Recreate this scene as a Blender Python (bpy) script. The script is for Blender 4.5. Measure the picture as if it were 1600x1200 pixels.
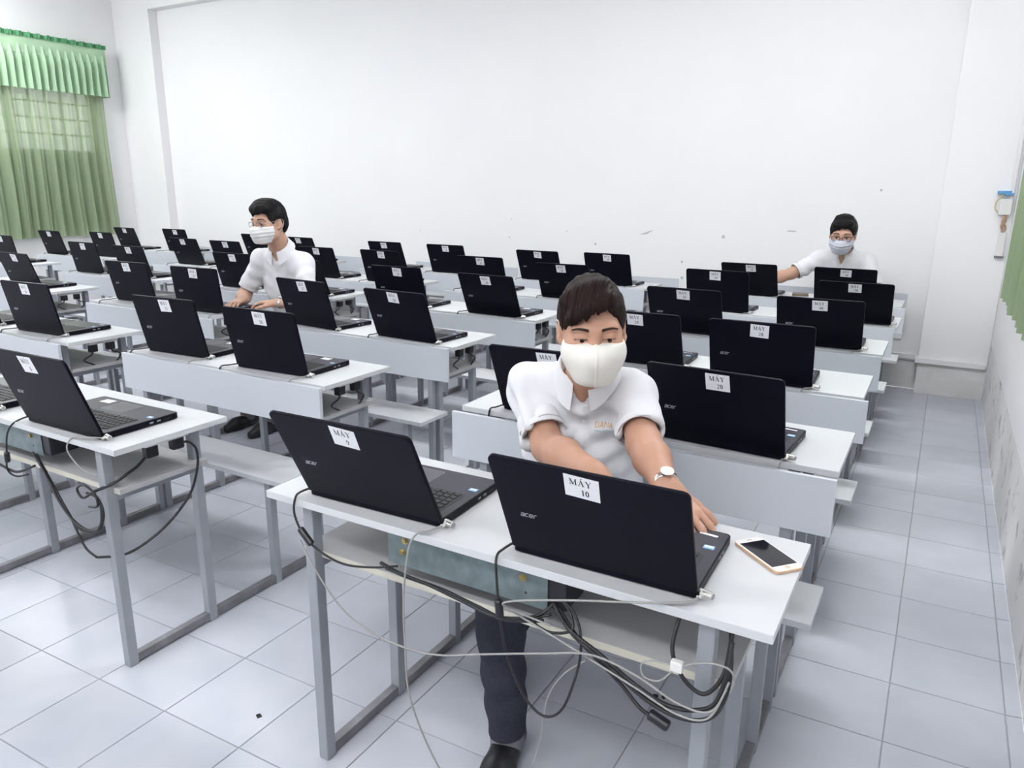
import bpy, bmesh, math, random
import numpy as np
from mathutils import Vector, Matrix
from mathutils.bvhtree import BVHTree

scene = bpy.context.scene
for o in list(bpy.data.objects):
    bpy.data.objects.remove(o, do_unlink=True)
C = scene.collection
R = math.radians
random.seed(7)

# ------------------------------------------------------------------ camera
CAM = np.array([0.177, -1.136, 1.464]); YAW, PITCH, ROLL, FPX = 0.522, -0.256, 0.008, 1157.7
_fw = np.array([-math.sin(YAW) * math.cos(PITCH), math.cos(YAW) * math.cos(PITCH), math.sin(PITCH)])
_rt = np.array([math.cos(YAW), math.sin(YAW), 0.0]); _up = np.cross(_rt, _fw)
_r2 = _rt * math.cos(ROLL) + _up * math.sin(ROLL); _u2 = -_rt * math.sin(ROLL) + _up * math.cos(ROLL)
cam_data = bpy.data.cameras.new('camera'); cam = bpy.data.objects.new('camera', cam_data); C.objects.link(cam)
cam_data.sensor_width = 36.0; cam_data.lens = FPX / 1600 * 36.0; cam_data.clip_start = 0.05
cam.matrix_world = Matrix(((_r2[0], _u2[0], -_fw[0], CAM[0]), (_r2[1], _u2[1], -_fw[1], CAM[1]), (_r2[2], _u2[2], -_fw[2], CAM[2]), (0, 0, 0, 1)))
scene.camera = cam

# ------------------------------------------------------------------ world, lights, exposure
world = bpy.data.worlds.new('world'); scene.world = world; world.use_nodes = True
bg = world.node_tree.nodes['Background']; bg.inputs[0].default_value = (0.93, 0.97, 1.0, 1); bg.inputs[1].default_value = 2.2
def lamp(x, y, w, l, down, up_, col=(0.975, 0.985, 1.0)):
    # bare fluorescent tubes under the ceiling: one face down, one towards the ceiling
    for z, rx, e in ((3.50, 0.0, down), (3.52, math.pi, up_)):
        d = bpy.data.lights.new('ceiling_light', 'AREA'); d.shape = 'RECTANGLE'; d.size = w; d.size_y = l; d.energy = e; d.color = col
        o = bpy.data.objects.new('ceiling_light', d); C.objects.link(o); o.location = (x, y, z); o.rotation_euler = (rx, 0, 0)
for lx, k in ((-8.0, 1.25), (-4.9, 0.8), (-2.1, 0.70), (0.0, 1.0)):  # last column is added to brighten the aisle side, no tube known there
    for ly, kd, ku in ((2.55, 30, 38), (-2.2, 39, 34)):
        lamp(lx, ly, 1.25, 0.30, kd * k, ku * k)
for lx, ly, e in ((-8.0, 2.55, 60), (-8.0, -2.2, 60), (0.0, 2.55, 26)):
    # added point lights that brighten the side walls, as bare tubes would
    d = bpy.data.lights.new('wall_fill', 'POINT'); d.energy = e; d.shadow_soft_size = 0.20; d.color = (0.975, 0.985, 1.0)
    o = bpy.data.objects.new('wall_fill', d); C.objects.link(o); o.location = (lx, ly, 3.30)
vs = scene.view_settings
vs.view_transform = 'Standard'; vs.look = 'None'; vs.gamma = 1.0; vs.use_curve_mapping = False
vs.exposure = -0.19

# ------------------------------------------------------------------ materials
MATS = {}
def mat(name, col, rough=0.5, metal=0.0, spec=0.5, noise=None, bump=None, coat=0.0, sheen=0.0, sss=0.0):
    """Principled material; noise=(scale, second colour, amount), bump=(scale, strength, distance)."""
    m = bpy.data.materials.new(name); m.use_nodes = True; nt = m.node_tree; b = nt.nodes['Principled BSDF']
    b.inputs['Base Color'].default_value = (*col, 1); b.inputs['Roughness'].default_value = rough; b.inputs['Metallic'].default_value = metal
    b.inputs['Specular IOR Level'].default_value = spec; b.inputs['Coat Weight'].default_value = coat; b.inputs['Sheen Weight'].default_value = sheen
    if sss:
        b.inputs['Subsurface Weight'].default_value = sss; b.inputs['Subsurface Radius'].default_value = (0.012, 0.005, 0.003); b.inputs['Subsurface Scale'].default_value = 1.0
    tc = nt.nodes.new('ShaderNodeTexCoord')
    if noise:
        n = nt.nodes.new('ShaderNodeTexNoise'); n.inputs['Scale'].default_value = noise[0]; n.inputs['Detail'].default_value = 5
        nt.links.new(tc.outputs['Object'], n.inputs['Vector'])
        mx = nt.nodes.new('ShaderNodeMix'); mx.data_type = 'RGBA'; mx.inputs[6].default_value = (*col, 1); mx.inputs[7].default_value = (*noise[1], 1)
        rp = nt.nodes.new('ShaderNodeMapRange'); rp.inputs[1].default_value = 0.35; rp.inputs[2].default_value = 0.7; rp.inputs[4].default_value = noise[2]
        nt.links.new(n.outputs['Fac'], rp.inputs[0]); nt.links.new(rp.outputs[0], mx.inputs[0]); nt.links.new(mx.outputs[2], b.inputs['Base Color'])
    if bump:
        n2 = nt.nodes.new('ShaderNodeTexNoise'); n2.inputs['Scale'].default_value = bump[0]; n2.inputs['Detail'].default_value = 3
        nt.links.new(tc.outputs['Object'], n2.inputs['Vector'])
        bp = nt.nodes.new('ShaderNodeBump'); bp.inputs['Strength'].default_value = bump[1]; bp.inputs['Distance'].default_value = bump[2]
        nt.links.new(n2.outputs['Fac'], bp.inputs['Height']); nt.links.new(bp.outputs[0], b.inputs['Normal'])
    MATS[name] = m
    return m
mat('plaster', (0.86, 0.86, 0.862), 0.85, spec=0.2, noise=(1.3, (0.83, 0.83, 0.84), 0.6), bump=(60, 0.15, 0.002))
mat('plaster_dirty', (0.74, 0.735, 0.72), 0.9, spec=0.2, noise=(7, (0.56, 0.55, 0.53), 0.5), bump=(40, 0.3, 0.004))
mat('trim_paint', (0.78, 0.78, 0.785), 0.6)
mat('ceiling_paint', (0.85, 0.85, 0.85), 0.9)
mat('grout', (0.36, 0.36, 0.38), 0.9)
mat('laminate', (0.575, 0.59, 0.605), 0.5, spec=0.22, noise=(3, (0.55, 0.565, 0.585), 0.6))
mat('shaded_laminate', (0.57, 0.595, 0.64), 0.45, noise=(3, (0.55, 0.575, 0.62), 0.6))  # laminate copy with the bluish shade of upright panels put into its colour
mat('shelf_board', (0.42, 0.42, 0.43), 0.5, noise=(5, (0.37, 0.37, 0.38), 0.6))  # darkened so the shade under the tabletop sits in its colour
mat('edge_band', (0.56, 0.54, 0.46), 0.5)
mat('frame_paint', (0.315, 0.33, 0.36), 0.4, metal=0.15, noise=(9, (0.265, 0.28, 0.305), 0.7))
mat('rail_steel', (0.235, 0.235, 0.255), 0.42, metal=0.35, noise=(14, (0.13, 0.125, 0.13), 0.8))
mat('laptop_black', (0.0026, 0.0026, 0.0075), 0.40, spec=0.12, bump=(900, 0.05, 0.0003))
mat('laptop_deck', (0.034, 0.034, 0.046), 0.42, spec=0.35)
mat('key_black', (0.012, 0.012, 0.015), 0.55)
mat('touchpad', (0.075, 0.075, 0.088), 0.3)
mat('screen_off', (0.004, 0.004, 0.005), 0.12)
mat('logo_silver', (0.62, 0.63, 0.66), 0.35, metal=0.4)
mat('paper', (0.80, 0.805, 0.83), 0.75)
mat('ink', (0.012, 0.012, 0.016), 0.7)
mat('blue_sticker', (0.18, 0.45, 0.75), 0.35)
mat('white_sticker', (0.80, 0.81, 0.84), 0.4)
mat('chrome', (0.75, 0.74, 0.71), 0.22, metal=1.0)
mat('port_metal', (0.35, 0.35, 0.37), 0.35, metal=0.8)
mat('grey_cable', (0.31, 0.31, 0.30), 0.45)
mat('black_cable', (0.012, 0.012, 0.014), 0.45)
mat('black_plastic', (0.012, 0.012, 0.018), 0.4)
mat('white_plastic', (0.74, 0.73, 0.71), 0.4)
mat('galvanised', (0.20, 0.25, 0.262), 0.42, metal=0.4, noise=(26, (0.12, 0.158, 0.168), 0.9), bump=(120, 0.15, 0.001))
mat('brass', (0.45, 0.36, 0.16), 0.35, metal=0.9)
mat('gold', (0.75, 0.52, 0.36), 0.3, metal=0.8)
mat('phone_white', (0.80, 0.78, 0.76), 0.25)
mat('phone_glass', (0.012, 0.012, 0.018), 0.06)
mat('wallet', (0.16, 0.13, 0.09), 0.6)
mat('scrap', (0.02, 0.02, 0.022), 0.8)
mat('blue_tape', (0.10, 0.30, 0.55), 0.5)
mat('copper_wire', (0.42, 0.25, 0.16), 0.5)
mat('yellow_wire', (0.55, 0.47, 0.25), 0.5)
mat('window_paint', (0.55, 0.58, 0.55), 0.5)
mat('dark_gap', (0.03, 0.035, 0.03), 0.9)
mat('shirt', (0.74, 0.745, 0.775), 0.85, spec=0.15, sheen=0.15, bump=(700, 0.18, 0.0008))
mat('trousers', (0.026, 0.029, 0.042), 0.9, spec=0.2, noise=(120, (0.042, 0.046, 0.062), 0.7))
mat('shoe', (0.010, 0.010, 0.012), 0.4)
mat('sock', (0.16, 0.16, 0.18), 0.9)
mat('skin', (0.50, 0.285, 0.20), 0.5, spec=0.35, noise=(30, (0.46, 0.25, 0.17), 0.5), sss=0.12)
mat('skin_pale', (0.53, 0.32, 0.235), 0.5, spec=0.35, noise=(30, (0.49, 0.28, 0.20), 0.5), sss=0.12)
mat('cream_cloth', (0.82, 0.80, 0.74), 0.85, spec=0.15, bump=(600, 0.1, 0.0005))
mat('mask_white', (0.80, 0.785, 0.80), 0.8, spec=0.15)
mat('mask_blue', (0.58, 0.60, 0.67), 0.8, spec=0.15)
mat('eye_white', (0.55, 0.50, 0.48), 0.2)
mat('iris', (0.010, 0.006, 0.005), 0.12)
mat('brow_hair', (0.045, 0.028, 0.022), 0.9, spec=0.1)
mat('glasses_frame', (0.03, 0.022, 0.022), 0.35)
mat('glasses_metal', (0.25, 0.25, 0.27), 0.3, metal=0.8)
mat('orange_print', (0.72, 0.42, 0.13), 0.7)
mat('teal_print', (0.12, 0.42, 0.50), 0.7)
mat('button', (0.75, 0.75, 0.76), 0.35)
mat('watch_steel', (0.62, 0.61, 0.58), 0.25, metal=1.0)

def hair_mat(name, c1, c2):
    m = mat(name, c1, 0.48, spec=0.07); nt = m.node_tree; b = nt.nodes['Principled BSDF']
    tc = nt.nodes.new('ShaderNodeTexCoord'); mp = nt.nodes.new('ShaderNodeMapping'); mp.inputs['Scale'].default_value = (260, 26, 26)
    mp.inputs['Rotation'].default_value = (0.2, 0.3, 0.5)
    n = nt.nodes.new('ShaderNodeTexNoise'); n.inputs['Scale'].default_value = 1.0; n.inputs['Detail'].default_value = 3
    nt.links.new(tc.outputs['Object'], mp.inputs[0]); nt.links.new(mp.outputs[0], n.inputs['Vector'])
    mx = nt.nodes.new('ShaderNodeMix'); mx.data_type = 'RGBA'; mx.inputs[6].default_value = (*c1, 1); mx.inputs[7].default_value = (*c2, 1)
    nt.links.new(n.outputs['Fac'], mx.inputs[0]); nt.links.new(mx.outputs[2], b.inputs['Base Color'])
    bp = nt.nodes.new('ShaderNodeBump'); bp.inputs['Strength'].default_value = 0.7; bp.inputs['Distance'].default_value = 0.003
    nt.links.new(n.outputs['Fac'], bp.inputs['Height']); nt.links.new(bp.outputs[0], b.inputs['Normal'])
hair_mat('hair_brown', (0.005, 0.003, 0.003), (0.032, 0.019, 0.016))
hair_mat('hair_black', (0.006, 0.006, 0.007), (0.022, 0.020, 0.020))

def tile_mat():
    m = mat('tile', (0.5, 0.52, 0.56), 0.22, spec=0.22); nt = m.node_tree; b = nt.nodes['Principled BSDF']
    geo = nt.nodes.new('ShaderNodeNewGeometry'); info = nt.nodes.new('ShaderNodeObjectInfo')
    n = nt.nodes.new('ShaderNodeTexNoise'); n.inputs['Scale'].default_value = 6; n.inputs['Detail'].default_value = 4; n.inputs['Roughness'].default_value = 0.4
    nt.links.new(geo.outputs['Position'], n.inputs['Vector'])
    cr = nt.nodes.new('ShaderNodeValToRGB'); e = cr.color_ramp.elements
    e[0].position = 0.15; e[0].color = (0.43, 0.455, 0.505, 1); e[1].position = 0.85; e[1].color = (0.525, 0.535, 0.59, 1)
    nt.links.new(n.outputs['Fac'], cr.inputs[0])
    hs = nt.nodes.new('ShaderNodeHueSaturation'); mr = nt.nodes.new('ShaderNodeMapRange'); mr.inputs[3].default_value = 0.95; mr.inputs[4].default_value = 1.04
    nt.links.new(info.outputs['Random'], mr.inputs[0]); nt.links.new(mr.outputs[0], hs.inputs['Value']); nt.links.new(cr.outputs[0], hs.inputs['Color'])
    nt.links.new(hs.outputs[0], b.inputs['Base Color'])
    n2 = nt.nodes.new('ShaderNodeTexNoise'); n2.inputs['Scale'].default_value = 9; nt.links.new(geo.outputs['Position'], n2.inputs['Vector'])
    mr2 = nt.nodes.new('ShaderNodeMapRange'); mr2.inputs[3].default_value = 0.30; mr2.inputs[4].default_value = 0.36
    nt.links.new(n2.outputs['Fac'], mr2.inputs[0]); nt.links.new(mr2.outputs[0], b.inputs['Roughness'])
tile_mat()

def curtain_mat(name, c, trans, sheer=0.0):
    m = bpy.data.materials.new(name); m.use_nodes = True; nt = m.node_tree; nt.nodes.remove(nt.nodes['Principled BSDF']); out = nt.nodes['Material Output']
    d = nt.nodes.new('ShaderNodeBsdfDiffuse'); t = nt.nodes.new('ShaderNodeBsdfTranslucent'); mx = nt.nodes.new('ShaderNodeMixShader')
    d.inputs[0].default_value = (*c, 1); t.inputs[0].default_value = (min(1, c[0] * 1.9), min(1, c[1] * 1.6), min(1, c[2] * 1.6), 1); mx.inputs[0].default_value = trans
    tc = nt.nodes.new('ShaderNodeTexCoord'); w = nt.nodes.new('ShaderNodeTexNoise'); w.inputs['Scale'].default_value = 220
    bp = nt.nodes.new('ShaderNodeBump'); bp.inputs['Strength'].default_value = 0.2; bp.inputs['Distance'].default_value = 0.001
    nt.links.new(tc.outputs['Object'], w.inputs['Vector']); nt.links.new(w.outputs['Fac'], bp.inputs['Height']); nt.links.new(bp.outputs[0], d.inputs['Normal'])
    nt.links.new(d.outputs[0], mx.inputs[1]); nt.links.new(t.outputs[0], mx.inputs[2]); tr = nt.nodes.new('ShaderNodeBsdfTransparent'); mx2 = nt.nodes.new('ShaderNodeMixShader'); mx2.inputs[0].default_value = sheer
    nt.links.new(mx.outputs[0], mx2.inputs[1]); nt.links.new(tr.outputs[0], mx2.inputs[2]); nt.links.new(mx2.outputs[0], out.inputs[0]); MATS[name] = m
curtain_mat('curtain_green', (0.30, 0.385, 0.25), 0.30, 0.10)
curtain_mat('valance_green', (0.42, 0.60, 0.41), 0.10)
curtain_mat('ruffle_green', (0.10, 0.28, 0.14), 0.05)
def glass_mat():
    m = bpy.data.materials.new('glass'); m.use_nodes = True; b = m.node_tree.nodes['Principled BSDF']
    b.inputs['Base Color'].default_value = (0.95, 0.97, 0.97, 1); b.inputs['Roughness'].default_value = 0.05; b.inputs['Transmission Weight'].default_value = 1.0; b.inputs['IOR'].default_value = 1.05
    MATS['glass'] = m
    l = bpy.data.materials.new('lens'); l.use_nodes = True; b = l.node_tree.nodes['Principled BSDF']
    b.inputs['Base Color'].default_value = (0.95, 0.96, 1, 1); b.inputs['Roughness'].default_value = 0.03; b.inputs['Transmission Weight'].default_value = 1.0; b.inputs['IOR'].default_value = 1.08
    MATS['lens'] = l
glass_mat()

# ------------------------------------------------------------------ mesh helpers
def link(name, me, parent=None, loc=None, rot=None):
    o = bpy.data.objects.new(name, me); C.objects.link(o)
    if parent is not None: o.parent = parent
    if loc is not None: o.location = loc
    if rot is not None: o.rotation_euler = rot
    return o
def tag(o, label, cat, group=None):
    o['label'] = label; o['category'] = cat
    if group: o['group'] = group
    return o
def empty(name, loc=(0, 0, 0), rz=0.0):
    o = bpy.data.objects.new(name, None); C.objects.link(o); o.location = loc; o.rotation_euler = (0, 0, rz); o.empty_display_size = 0.05
    return o
def to_mesh(name, bm, m, smooth=False):
    me = bpy.data.meshes.new(name); bm.normal_update(); bm.to_mesh(me); bm.free()
    me.materials.append(MATS[m] if isinstance(m, str) else m)
    if smooth:
        me.polygons.foreach_set('use_smooth', [True] * len(me.polygons))
    return me
def add_box(bm, x0, x1, y0, y1, z0, z1, bev=0.0):
    r = bmesh.ops.create_cube(bm, size=1.0); vs_ = r['verts']
    for v in vs_:
        v.co = Vector(((x0 + x1) / 2 + v.co.x * (x1 - x0), (y0 + y1) / 2 + v.co.y * (y1 - y0), (z0 + z1) / 2 + v.co.z * (z1 - z0)))
    if bev > 0:
        es = list({e for v in vs_ for e in v.link_edges})
        bmesh.ops.bevel(bm, geom=es, offset=bev, segments=2, profile=0.6, affect='EDGES')
def box_mesh(name, m, *boxes, bev=0.0):
    bm = bmesh.new()
    for b in boxes: add_box(bm, *b, bev=bev)
    return to_mesh(name, bm, m)
def round_prism(name, m, w, h, t, r, seg=6, bev=0.0012, corners=(1, 1, 1, 1)):
    """Rounded rectangle in XY, extruded 0..t in Z; corners = BL BR TR TL rounded or nearly square."""
    bm = bmesh.new(); pts = []
    for (cx, cy, a0, k) in ((-w / 2, -h / 2, 180, corners[0]), (w / 2, -h / 2, 270, corners[1]), (w / 2, h / 2, 0, corners[2]), (-w / 2, h / 2, 90, corners[3])):
        rr = r if k else 0.002
        sx = 1 if cx > 0 else -1; sy = 1 if cy > 0 else -1
        for i in range(seg + 1):
            a = R(a0 + 90 * i / seg); pts.append((cx - sx * rr + rr * math.cos(a), cy - sy * rr + rr * math.sin(a)))
    f = bm.faces.new([bm.verts.new((x, y, 0)) for x, y in pts])
    ex = bmesh.ops.extrude_face_region(bm, geom=[f]); bmesh.ops.translate(bm, vec=(0, 0, t), verts=[v for v in ex['geom'] if isinstance(v, bmesh.types.BMVert)])
    bmesh.ops.recalc_face_normals(bm, faces=bm.faces)
    if bev:
        es = [e for e in bm.edges if abs(e.verts[0].co.z - e.verts[1].co.z) < 1e-6 and len(e.link_faces) == 2]
        bmesh.ops.bevel(bm, geom=es, offset=bev, segments=2, profile=0.6, affect='EDGES')
    return to_mesh(name, bm, m)
def catmull(pts, n=8):
    P = [Vector(p) for p in pts]; out = []
    for i in range(len(P) - 1):
        p0 = P[max(i - 1, 0)]; p1 = P[i]; p2 = P[i + 1]; p3 = P[min(i + 2, len(P) - 1)]
        for k in range(n):
            t = k / n
            out.append(0.5 * ((2 * p1) + (p2 - p0) * t + (2 * p0 - 5 * p1 + 4 * p2 - p3) * t * t + (3 * p1 - p0 - 3 * p2 + p3) * t ** 3))
    out.append(P[-1]); return out
def add_tube(bm, pts, r, seg=8, cap=True):
    rings = []; up = None
    for i, p in enumerate(pts):
        d = (pts[min(i + 1, len(pts) - 1)] - pts[max(i - 1, 0)]).normalized()
        if up is None: up = d.orthogonal().normalized()
        up = (up - d * up.dot(d)).normalized(); s = d.cross(up)
        rr = r[i] if isinstance(r, (list, tuple)) else r
        rings.append([bm.verts.new(p + (up * math.cos(2 * math.pi * k / seg) + s * math.sin(2 * math.pi * k / seg)) * rr) for k in range(seg)])
    for a, b in zip(rings, rings[1:]):
        for k in range(seg): bm.faces.new((a[k], a[(k + 1) % seg], b[(k + 1) % seg], b[k]))
    if cap: bm.faces.new(rings[0][::-1]); bm.faces.new(rings[-1])
def cable_mesh(name, m, pts, r, n=8, seg=8):
    bm = bmesh.new(); add_tube(bm, catmull(pts, n), r, seg); return to_mesh(name, bm, m, True)
def cyl_mesh(name, m, p, q, r, seg=16, r2=None, bev=0.0):
    bm = bmesh.new(); p = Vector(p); q = Vector(q); d = (q - p).normalized() * bev
    if bev: add_tube(bm, [p, p + d, q - d, q], [r - bev, r, r2 or r, (r2 or r) - bev], seg)
    else: add_tube(bm, [p, q], [r, r2 or r], seg)
    return to_mesh(name, bm, m)
def struct(name, me):
    o = link(name, me); o['kind'] = 'structure'; return o

# ------------------------------------------------------------------ room shell
XL, XR, YF, YB, ZC = -9.20, 0.55, -3.3, 5.22, 3.72
wl = [(XL - 0.2, XL, YF, 2.3, 0, ZC), (XL - 0.2, XL, 4.74, YB, 0, ZC), (XL - 0.2, XL, 2.3, 4.74, 0, 0.95), (XL - 0.2, XL, 2.3, 4.74, 2.62, ZC)]
struct('wall_left', box_mesh('wall_left', 'plaster', *wl))
wall_back = struct('wall_back', box_mesh('wall_back', 'plaster', (XL - 0.2, XR + 0.2, YB, YB + 0.2, 0.24, ZC)))
link('wall_foot', box_mesh('wall_foot', 'plaster_dirty', (XL - 0.2, XR + 0.2, YB + 0.004, YB + 0.2, 0, 0.24)), wall_back)
wall_right = struct('wall_right', box_mesh('wall_right', 'plaster', (XR, XR + 0.2, YF, YB, 0.43, ZC)))
def stained():
    m = mat('plaster_stained', (0.74, 0.735, 0.72), 0.9, spec=0.2, bump=(40, 0.3, 0.004)); nt = m.node_tree; b = nt.nodes['Principled BSDF']
    tc = nt.nodes.new('ShaderNodeTexCoord'); n = nt.nodes.new('ShaderNodeTexNoise'); n.inputs['Scale'].default_value = 5.5; n.inputs['Detail'].default_value = 7; n.inputs['Roughness'].default_value = 0.7
    nt.links.new(tc.outputs['Object'], n.inputs['Vector']); cr = nt.nodes.new('ShaderNodeValToRGB'); e = cr.color_ramp.elements
    e[0].position = 0.54; e[0].color = (0.79, 0.785, 0.775, 1); e[1].position = 0.68; e[1].color = (0.30, 0.30, 0.31, 1)
    nt.links.new(n.outputs['Fac'], cr.inputs[0]); nt.links.new(cr.outputs[0], b.inputs['Base Color'])
stained()
link('wall_foot', box_mesh('wall_foot', 'plaster_stained', (XR - 0.0005, XR + 0.2, YF, YB, 0, 0.43)), wall_right)
struct('wall_front', box_mesh('wall_front', 'plaster', (XL - 0.2, XR + 0.2, YF - 0.2, YF, 0, ZC)))
struct('ceiling', box_mesh('ceiling', 'ceiling_paint', (XL - 0.2, XR + 0.2, YF - 0.2, YB + 0.2, ZC, ZC + 0.15)))
for nm, x0, x1 in (('trim_1', 0.105, XR), ('trim_2', XL, -8.50)):
    p = struct(nm, box_mesh('pilaster', 'plaster', (x0, x1, 5.10, YB, 0.24, ZC), bev=0.006))
    link('pilaster_foot', box_mesh('pilaster_foot', 'plaster_dirty', (x0 + 0.004, x1, 5.103, YB, 0, 0.24)), p)
struct('trim_3', box_mesh('beam', 'plaster', (-8.50, 0.105, 5.10, YB, 3.53, ZC), bev=0.006))
bb = struct('baseboard_back', box_mesh('ledge', 'trim_paint', (-8.50, 0.105, YB - 0.018, YB, 0.232, 0.272), bev=0.003))
link('ledge', box_mesh('ledge', 'trim_paint', (0.088, XR - 0.01, 5.082, 5.10, 0.232, 0.272), bev=0.003), bb)
link('ledge', box_mesh('ledge', 'trim_paint', (0.088, 0.105, 5.10, YB, 0.232, 0.272), bev=0.003), bb)
link('ledge', box_mesh('ledge', 'trim_paint', (XL, -8.483, 5.082, 5.10, 0.232, 0.272), bev=0.003), bb)
# scuffs on the back wall
def scuff(pts, y=YB - 0.0015, parent=None):
    bm = bmesh.new(); f = bm.faces.new([bm.verts.new((x, y, z)) for x, z in pts]); ex = bmesh.ops.extrude_face_region(bm, geom=[f])
    bmesh.ops.translate(bm, vec=(0, 0.0015, 0), verts=[v for v in ex['geom'] if isinstance(v, bmesh.types.BMVert)])
    bmesh.ops.recalc_face_normals(bm, faces=bm.faces)
    return link('scuff_mark', to_mesh('scuff_mark', bm, 'scuff_paint'), parent)
mat('scuff_paint', (0.48, 0.48, 0.49), 0.9)
scuff([(-2.19, 1.090), (-2.12, 1.098), (-2.055, 1.138), (-2.13, 1.112)], parent=wall_back)
for x, z, s in ((-2.608, 0.991, 0.012), (-1.447, 1.097, 0.016), (-3.497, 1.192, 0.006), (-3.517, 1.02, 0.008), (-0.298, 1.484, 0.010), (-1.788, 0.872, 0.011), (-1.779, 0.734, 0.014), (-2.9, 1.10, 0.006), (-4.6, 1.05, 0.006)):
    scuff([(x - s, z), (x - s * 0.3, z - s * 0.9), (x + s * 0.8, z - s * 0.5), (x + s * 0.5, z + s * 0.9), (x - s * 0.4, z + s * 1.1)], parent=wall_back)
scuff([(-0.95, 1.160), (-0.88, 1.158), (-0.87, 1.166), (-0.93, 1.169)], parent=wall_back)

# window behind the left curtain
wn = empty('window_1', (XL - 0.1, 2.3, 0.95)); wn['kind'] = 'structure'
L_, H_ = 2.44, 1.67
link('window_frame', box_mesh('window_frame', 'window_paint', (-0.04, 0.04, 0, 0.05, 0, H_), (-0.04, 0.04, L_ - 0.05, L_, 0, H_), (-0.04, 0.04, 0.05, L_ - 0.05, 0, 0.05), (-0.04, 0.04, 0.05, L_ - 0.05, H_ - 0.05, H_), (-0.04, 0.04, 0.05, L_ - 0.05, 0.88, 0.94)), wn)
barv = box_mesh('window_bar', 'window_paint', (-0.012, 0.012, -0.012, 0.012, 0.05, H_ - 0.05)); barh = box_mesh('window_bar', 'window_paint', (-0.010, 0.010, 0.05, L_ - 0.05, -0.010, 0.010))
for i in range(1, 13): link('window_bar', barv, wn, (0, i * L_ / 13, 0))
for z in (0.22, 0.44, 0.66, 1.12, 1.30, 1.48): link('window_bar', barh, wn, (0, 0, z))
link('dimming_panel', box_mesh('dimming_panel', 'window_paint', (-0.055, -0.045, 0.0, L_, 0, 0.90)), wn)  # unseen opaque panel added to keep the lower window dim
link('pane', box_mesh('pane', 'glass', (-0.003, 0.003, 0.05, L_ - 0.05, 0.05, H_ - 0.05)), wn)

# floor: grout bed with single tiles, laid with a slightly skewed grid
floor = struct('floor', box_mesh('floor', 'grout', (XL, XR, YF, YB, -0.05, -0.0035)))
TS, SH = 0.301, 0.03
bm = bmesh.new(); g = 0.0016
top = [(-TS / 2 + g, -TS / 2 + g), (TS / 2 - g, -TS / 2 + g), (TS / 2 - g, TS / 2 - g), (-TS / 2 + g, TS / 2 - g)]
def tile_verts(cx, cy):
    lo, hi = [], []
    for (a, b) in top: lo.append((cx + a, cy + b + SH * a, -0.006))
    for (a, b) in top: hi.append((cx + a * 0.994, cy + b * 0.994 + SH * a, 0.0)); 
    mid = [(cx + a, cy + b + SH * a, -0.0012) for (a, b) in top]
    return lo + mid + hi
TF = [(8, 9, 10, 11)] + [(4 + i, 4 + (i + 1) % 4, 8 + (i + 1) % 4, 8 + i) for i in range(4)] + [(i, (i + 1) % 4, 4 + (i + 1) % 4, 4 + i) for i in range(4)]
bm.free()
tme = bpy.data.meshes.new('tile'); tme.from_pydata(tile_verts(0, 0), [], TF); tme.materials.append(MATS['tile'])
cells = []
for i in range(-34, 4):
    for j in range(-16, 22):
        cx = 0.2065 + (i - 0.5) * TS; cy = 0.879 + (j - 0.5) * 0.2905 + SH * (cx - 0.2065)
        if not (XL - 0.1 < cx < XR + 0.17 and YF < cy < YB + 0.05): continue
        d = np.array([cx, cy, 0]) - CAM; zc = d @ _fw
        sx = sy = 9e9
        if zc > 0.2: sx = 800 + FPX * (d @ _r2) / zc; sy = 600 - FPX * (d @ _u2) / zc
        cells.append((0 if (-60 < sx < 1660 and 300 < sy < 1290) else 1, np.linalg.norm(d), cx, cy))
cells.sort()
SYT = 0.2905 / TS
rest_v, rest_f = [], []
for k, (vis, dist, cx, cy) in enumerate(cells):
    # tiles at the walls are cut there
    clipped = cx + TS / 2 > XR - 0.008 or cx - TS / 2 < XL or cy + TS / 2 > YB
    if k < 300 and not clipped:
        o = link('tile', tme, floor, (cx, cy, 0)); o.scale = (1, SYT, 1)
    else:
        vv = [(min(max(x, XL), XR - 0.001), min(cy + (y - cy) * SYT, YB), z) for x, y, z in tile_verts(cx, cy)]
        if k < 300:
            m_ = bpy.data.meshes.new('tile'); m_.from_pydata([(x - cx, y - cy, z) for x, y, z in vv], [], TF); m_.materials.append(MATS['tile']); link('tile', m_, floor, (cx, cy, 0))
        else:
            b0 = len(rest_v); rest_v += vv; rest_f += [tuple(b0 + q for q in f) for f in TF]
rm = bpy.data.meshes.new('tile_field'); rm.from_pydata(rest_v, [], rest_f); rm.materials.append(MATS['tile'])
ro = link('tile_field', rm, floor); ro['kind'] = 'stuff'

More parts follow.
